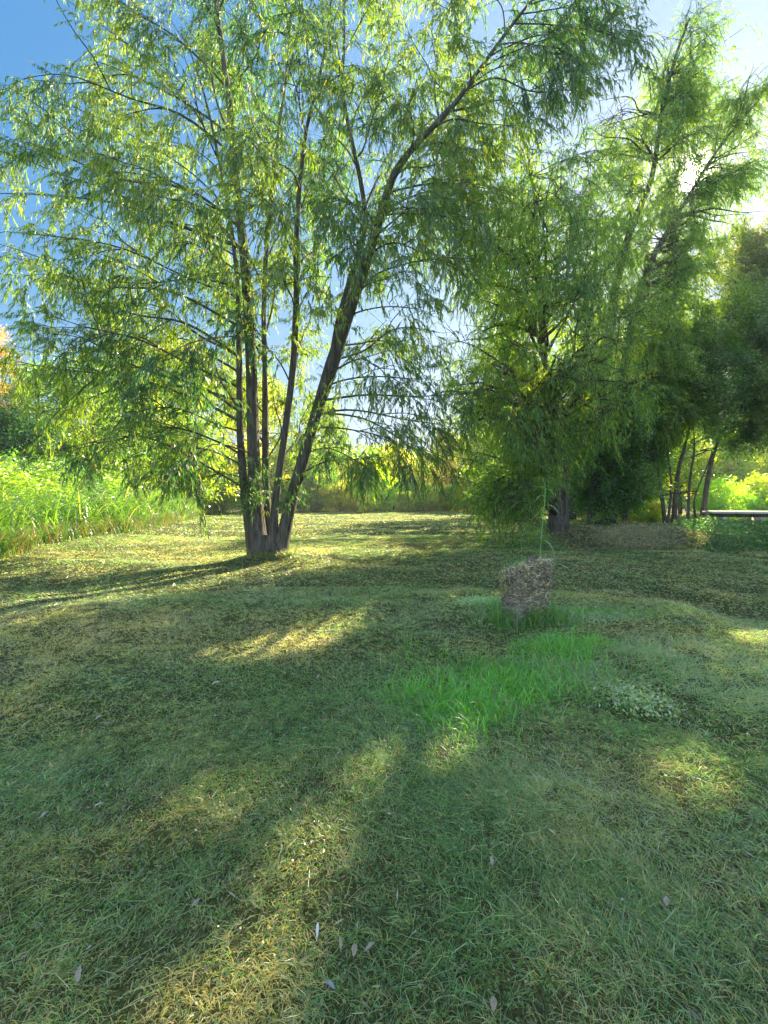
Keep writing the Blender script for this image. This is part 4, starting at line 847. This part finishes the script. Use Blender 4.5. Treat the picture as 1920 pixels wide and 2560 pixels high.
# ------------------------------------------------------------------ fallen feathers and leaves on the lawn
def litter(name, label, cat, px, py, ln, wd, ang, col, tilt=.15, z=.035, split=False, seed=0, group=None):
    r_ = np.random.default_rng(500 + seed); g = ground_at(px, py); zz = float(gz(g[0], g[1])) + z; o_ = np.array([g[0], g[1], zz])
    ln *= .7; wd *= .8; col = tuple(c_ * .75 for c_ in col) if name == 'feather' else tuple(.2 * c_ + .6 * t_ for c_, t_ in zip(col, (.36, .27, .17))); n_ = 11; t = np.linspace(0, 1, n_); d = np.array([math.cos(ang), math.sin(ang), tilt]); s = np.array([-math.sin(ang), math.cos(ang), .15])
    C_ = o_ + d * (ln * (t - .5))[:, None]; C_[:, 2] += .12 * ln * np.sin(t * PI) + r_.normal(0, .0008, n_)
    prof = np.sin(PI * np.clip(t * .92 + .05, 0, 1)) ** .6 * (1 - .3 * t); wv = wd * .5 * prof
    up = np.array([0, 0, .35])
    V = np.stack([C_ - s * wv[:, None] + up * wv[:, None], C_, C_ + s * wv[:, None] + up * wv[:, None]], 1).reshape(-1, 3); k3 = np.arange(n_ - 1)[:, None] * 3
    F = np.vstack([k3 + np.array([[0, 1, 4, 3]]), k3 + np.array([[1, 2, 5, 4]])]); V = V + r_.normal(0, .0006, V.shape)
    cc = np.tile(np.array([col]), (len(V), 1)) * r_.uniform(.85, 1.1, (len(V), 1))
    root = thing(name, o_, label, cat, group); mesh_obj('vane' if name == 'feather' else 'blade', V, [F], M_DRYL, root, o_, cc)
    b = Bag(); Pq = np.vstack([C_[0] - d * ln * .2, C_]); Pq[:, 2] += .001; b.tube(Pq, np.linspace(.0013, .0004, len(Pq)), 5, 0, r_, col=tuple(min(1, c * 1.15) for c in col)); b.build('quill' if name == 'feather' else 'stalk', M_DRYL, root, o_)
litter('feather', 'blue grey feather lying slanted near the bottom, right of the sunlit patch', 'feather', 714, 2156, .062, .016, -.75, (.34, .38, .48), seed=1)
litter('feather', 'white feather standing up in the sunlit straw near the bottom', 'feather', 686, 2036, .05, .015, 1.6, (.72, .72, .74), .7, seed=2)
litter('fallen_leaf', 'pale tan curled leaf just right of the white feather', 'leaf', 736, 2064, .05, .016, 1.7, (.5, .42, .33), .3, seed=3)
litter('fallen_leaf', 'light brown notched leaf between the tan leaf and the grey one', 'leaf', 766, 2077, .05, .028, 1.5, (.45, .34, .24), .2, seed=4)
litter('fallen_leaf', 'greyish narrow leaf pointing up right, right of the notched leaf', 'leaf', 800, 2070, .06, .018, .6, (.36, .34, .33), seed=5)
litter('fallen_leaf', 'whitish crumpled leaf at the lower left of the lawn', 'leaf', 171, 2140, .06, .022, 2.0, (.55, .5, .47), .3, seed=6)
litter('fallen_leaf', 'pale leaf lying in the middle of the sunlit dry streak', 'leaf', 468, 1490, .10, .04, .5, (.6, .55, .5), seed=7)
litter('fallen_leaf', 'small grey leaf right of the sunlit dry streak', 'leaf', 688, 1472, .08, .03, 1.2, (.42, .4, .37), seed=8)
litter('fallen_leaf', 'grey curled leaf left of centre in the shaded lawn', 'leaf', 424, 1982, .045, .02, .9, (.40, .40, .44), seed=9)
litter('fallen_leaf', 'small bluish grey leaf at the left, above the pale clippings', 'leaf', 97, 1780, .06, .02, 1.3, (.45, .45, .5), seed=10)
litter('fallen_leaf', 'narrow grey leaf left of the yellow sunlit clump', 'leaf', 215, 1757, .06, .022, .4, (.42, .42, .46), seed=11)
litter('fallen_leaf', 'tiny white petal like leaf at the lower right', 'leaf', 1345, 1962, .022, .014, .2, (.8, .78, .7), seed=12)
litter('fallen_leaf', 'reddish brown leaf at the bottom edge right of centre', 'leaf', 1066, 2195, .045, .028, 1.2, (.30, .14, .09), .3, seed=13)
litter('fallen_leaf', 'purplish dead leaf half sunk in grass at the lower right', 'leaf', 1440, 1968, .05, .03, .8, (.28, .2, .22), seed=14)
litter('fallen_leaf', 'tan leaf pair in the grass below the yellow patch', 'leaf', 1062, 1880, .05, .022, 1.4, (.5, .4, .32), .4, seed=15)
litter('fallen_leaf', 'pale mauve leaf by the shaded clover at left', 'leaf', 215, 1563, .08, .03, 1.1, (.45, .38, .42), seed=16)

xe = lambda y: np.interp(y, edge[:, 1], edge[:, 0])
rk = np.random.default_rng(31); n = 95000; y = 7.5 + rk.random(n) ** 1.5 * 34; dx = rk.random(n) ** 1.3 * 5.5; x = xe(y) - dx
prof = np.clip(dx / 2.2, 0.08, 1) ** .6 * (.45 + 1.1 * fbm(x, y, 3, .55)) * 2.15
z = gz(x, y) + prof * rk.random(n) ** .45; d = rk.normal(0, 1, (n, 3)); d[:, 2] = np.abs(d[:, 2]) * .6 - .2
sc_ = 1 + np.clip((y - 14) / 20, 0, 1.2)
V, F = leaf_mesh(np.stack([x, y, z], 1), d, .20 * rk.uniform(.5, 1.3, n) * sc_, .045 * rk.uniform(.6, 1.3, n) * sc_, rk, .3, .4)
u = rk.random((n, 1)); q = np.clip((fbm(x + 9, y, 2, .8)[:, None] - .35) * 3, 0, 1); c = (np.array([.03, .085, .018]) * (1 - q) + np.array([.16, .23, .03]) * q) * (.6 + .8 * u)
low = (z - gz(x, y) < .35) & (rk.random(n) < .6); c[low] = np.array([.13, .10, .06]) * (.5 + u[low]); wh = rk.random(n) < .012; c[wh] = (.6, .55, .5)
tag(mesh_obj('leafy_undergrowth', V, [F], M_GRS, col=np.repeat(c, 4, 0)), 'bushy leafy weeds mixed into the tall grass bank at left', 'undergrowth', kind='stuff')
n = 2600; d_ = np.sqrt(rk.uniform(.8, 90, n)); a = rk.uniform(-1, 1, n); x = d_ * np.sin(a); y = d_ * np.cos(a); d = rk.normal(0, 1, (n, 3)); d[:, 2] *= .25
V, F = leaf_mesh(np.stack([x, y, gz(x, y) + rk.uniform(.015, .04, n)], 1), d, rk.uniform(.02, .06, n), rk.uniform(.005, .010, n), rk, .02, .45)
c = np.array([[.36, .28, .12], [.22, .15, .09], [.34, .32, .26], [.13, .09, .06]])[rk.integers(0, 4, n)]
tag(mesh_obj('leaf_litter', V, [F], M_DRYL, col=np.repeat(c, 4, 0)), 'tiny dry willow leaves sprinkled over the mown lawn', 'leaf litter', kind='stuff')

# ------------------------------------------------------------------ thin mist volume added in place of veiling lens flare
hb = Bag(); box(hb, (0, 40, 14.5), (300, 260, 34), 0, 0.0)
hm = bpy.data.materials.new('flare_haze'); hm.use_nodes = True; ht = hm.node_tree; ht.nodes.clear()
ho = ht.nodes.new('ShaderNodeOutputMaterial'); hv = ht.nodes.new('ShaderNodeVolumePrincipled'); hv.inputs['Color'].default_value = (.9, .95, 1, 1)
hv.inputs['Density'].default_value = .0011; hv.inputs['Anisotropy'].default_value = .55; ht.links.new(hv.outputs[0], ho.inputs['Volume'])
tag(hb.build('flare_haze', hm, smooth=False), 'thin mist volume added to veil the trees like lens flare near the sun', kind='stuff')
cy.volume_bounces = 0; cy.volume_step_rate = 10
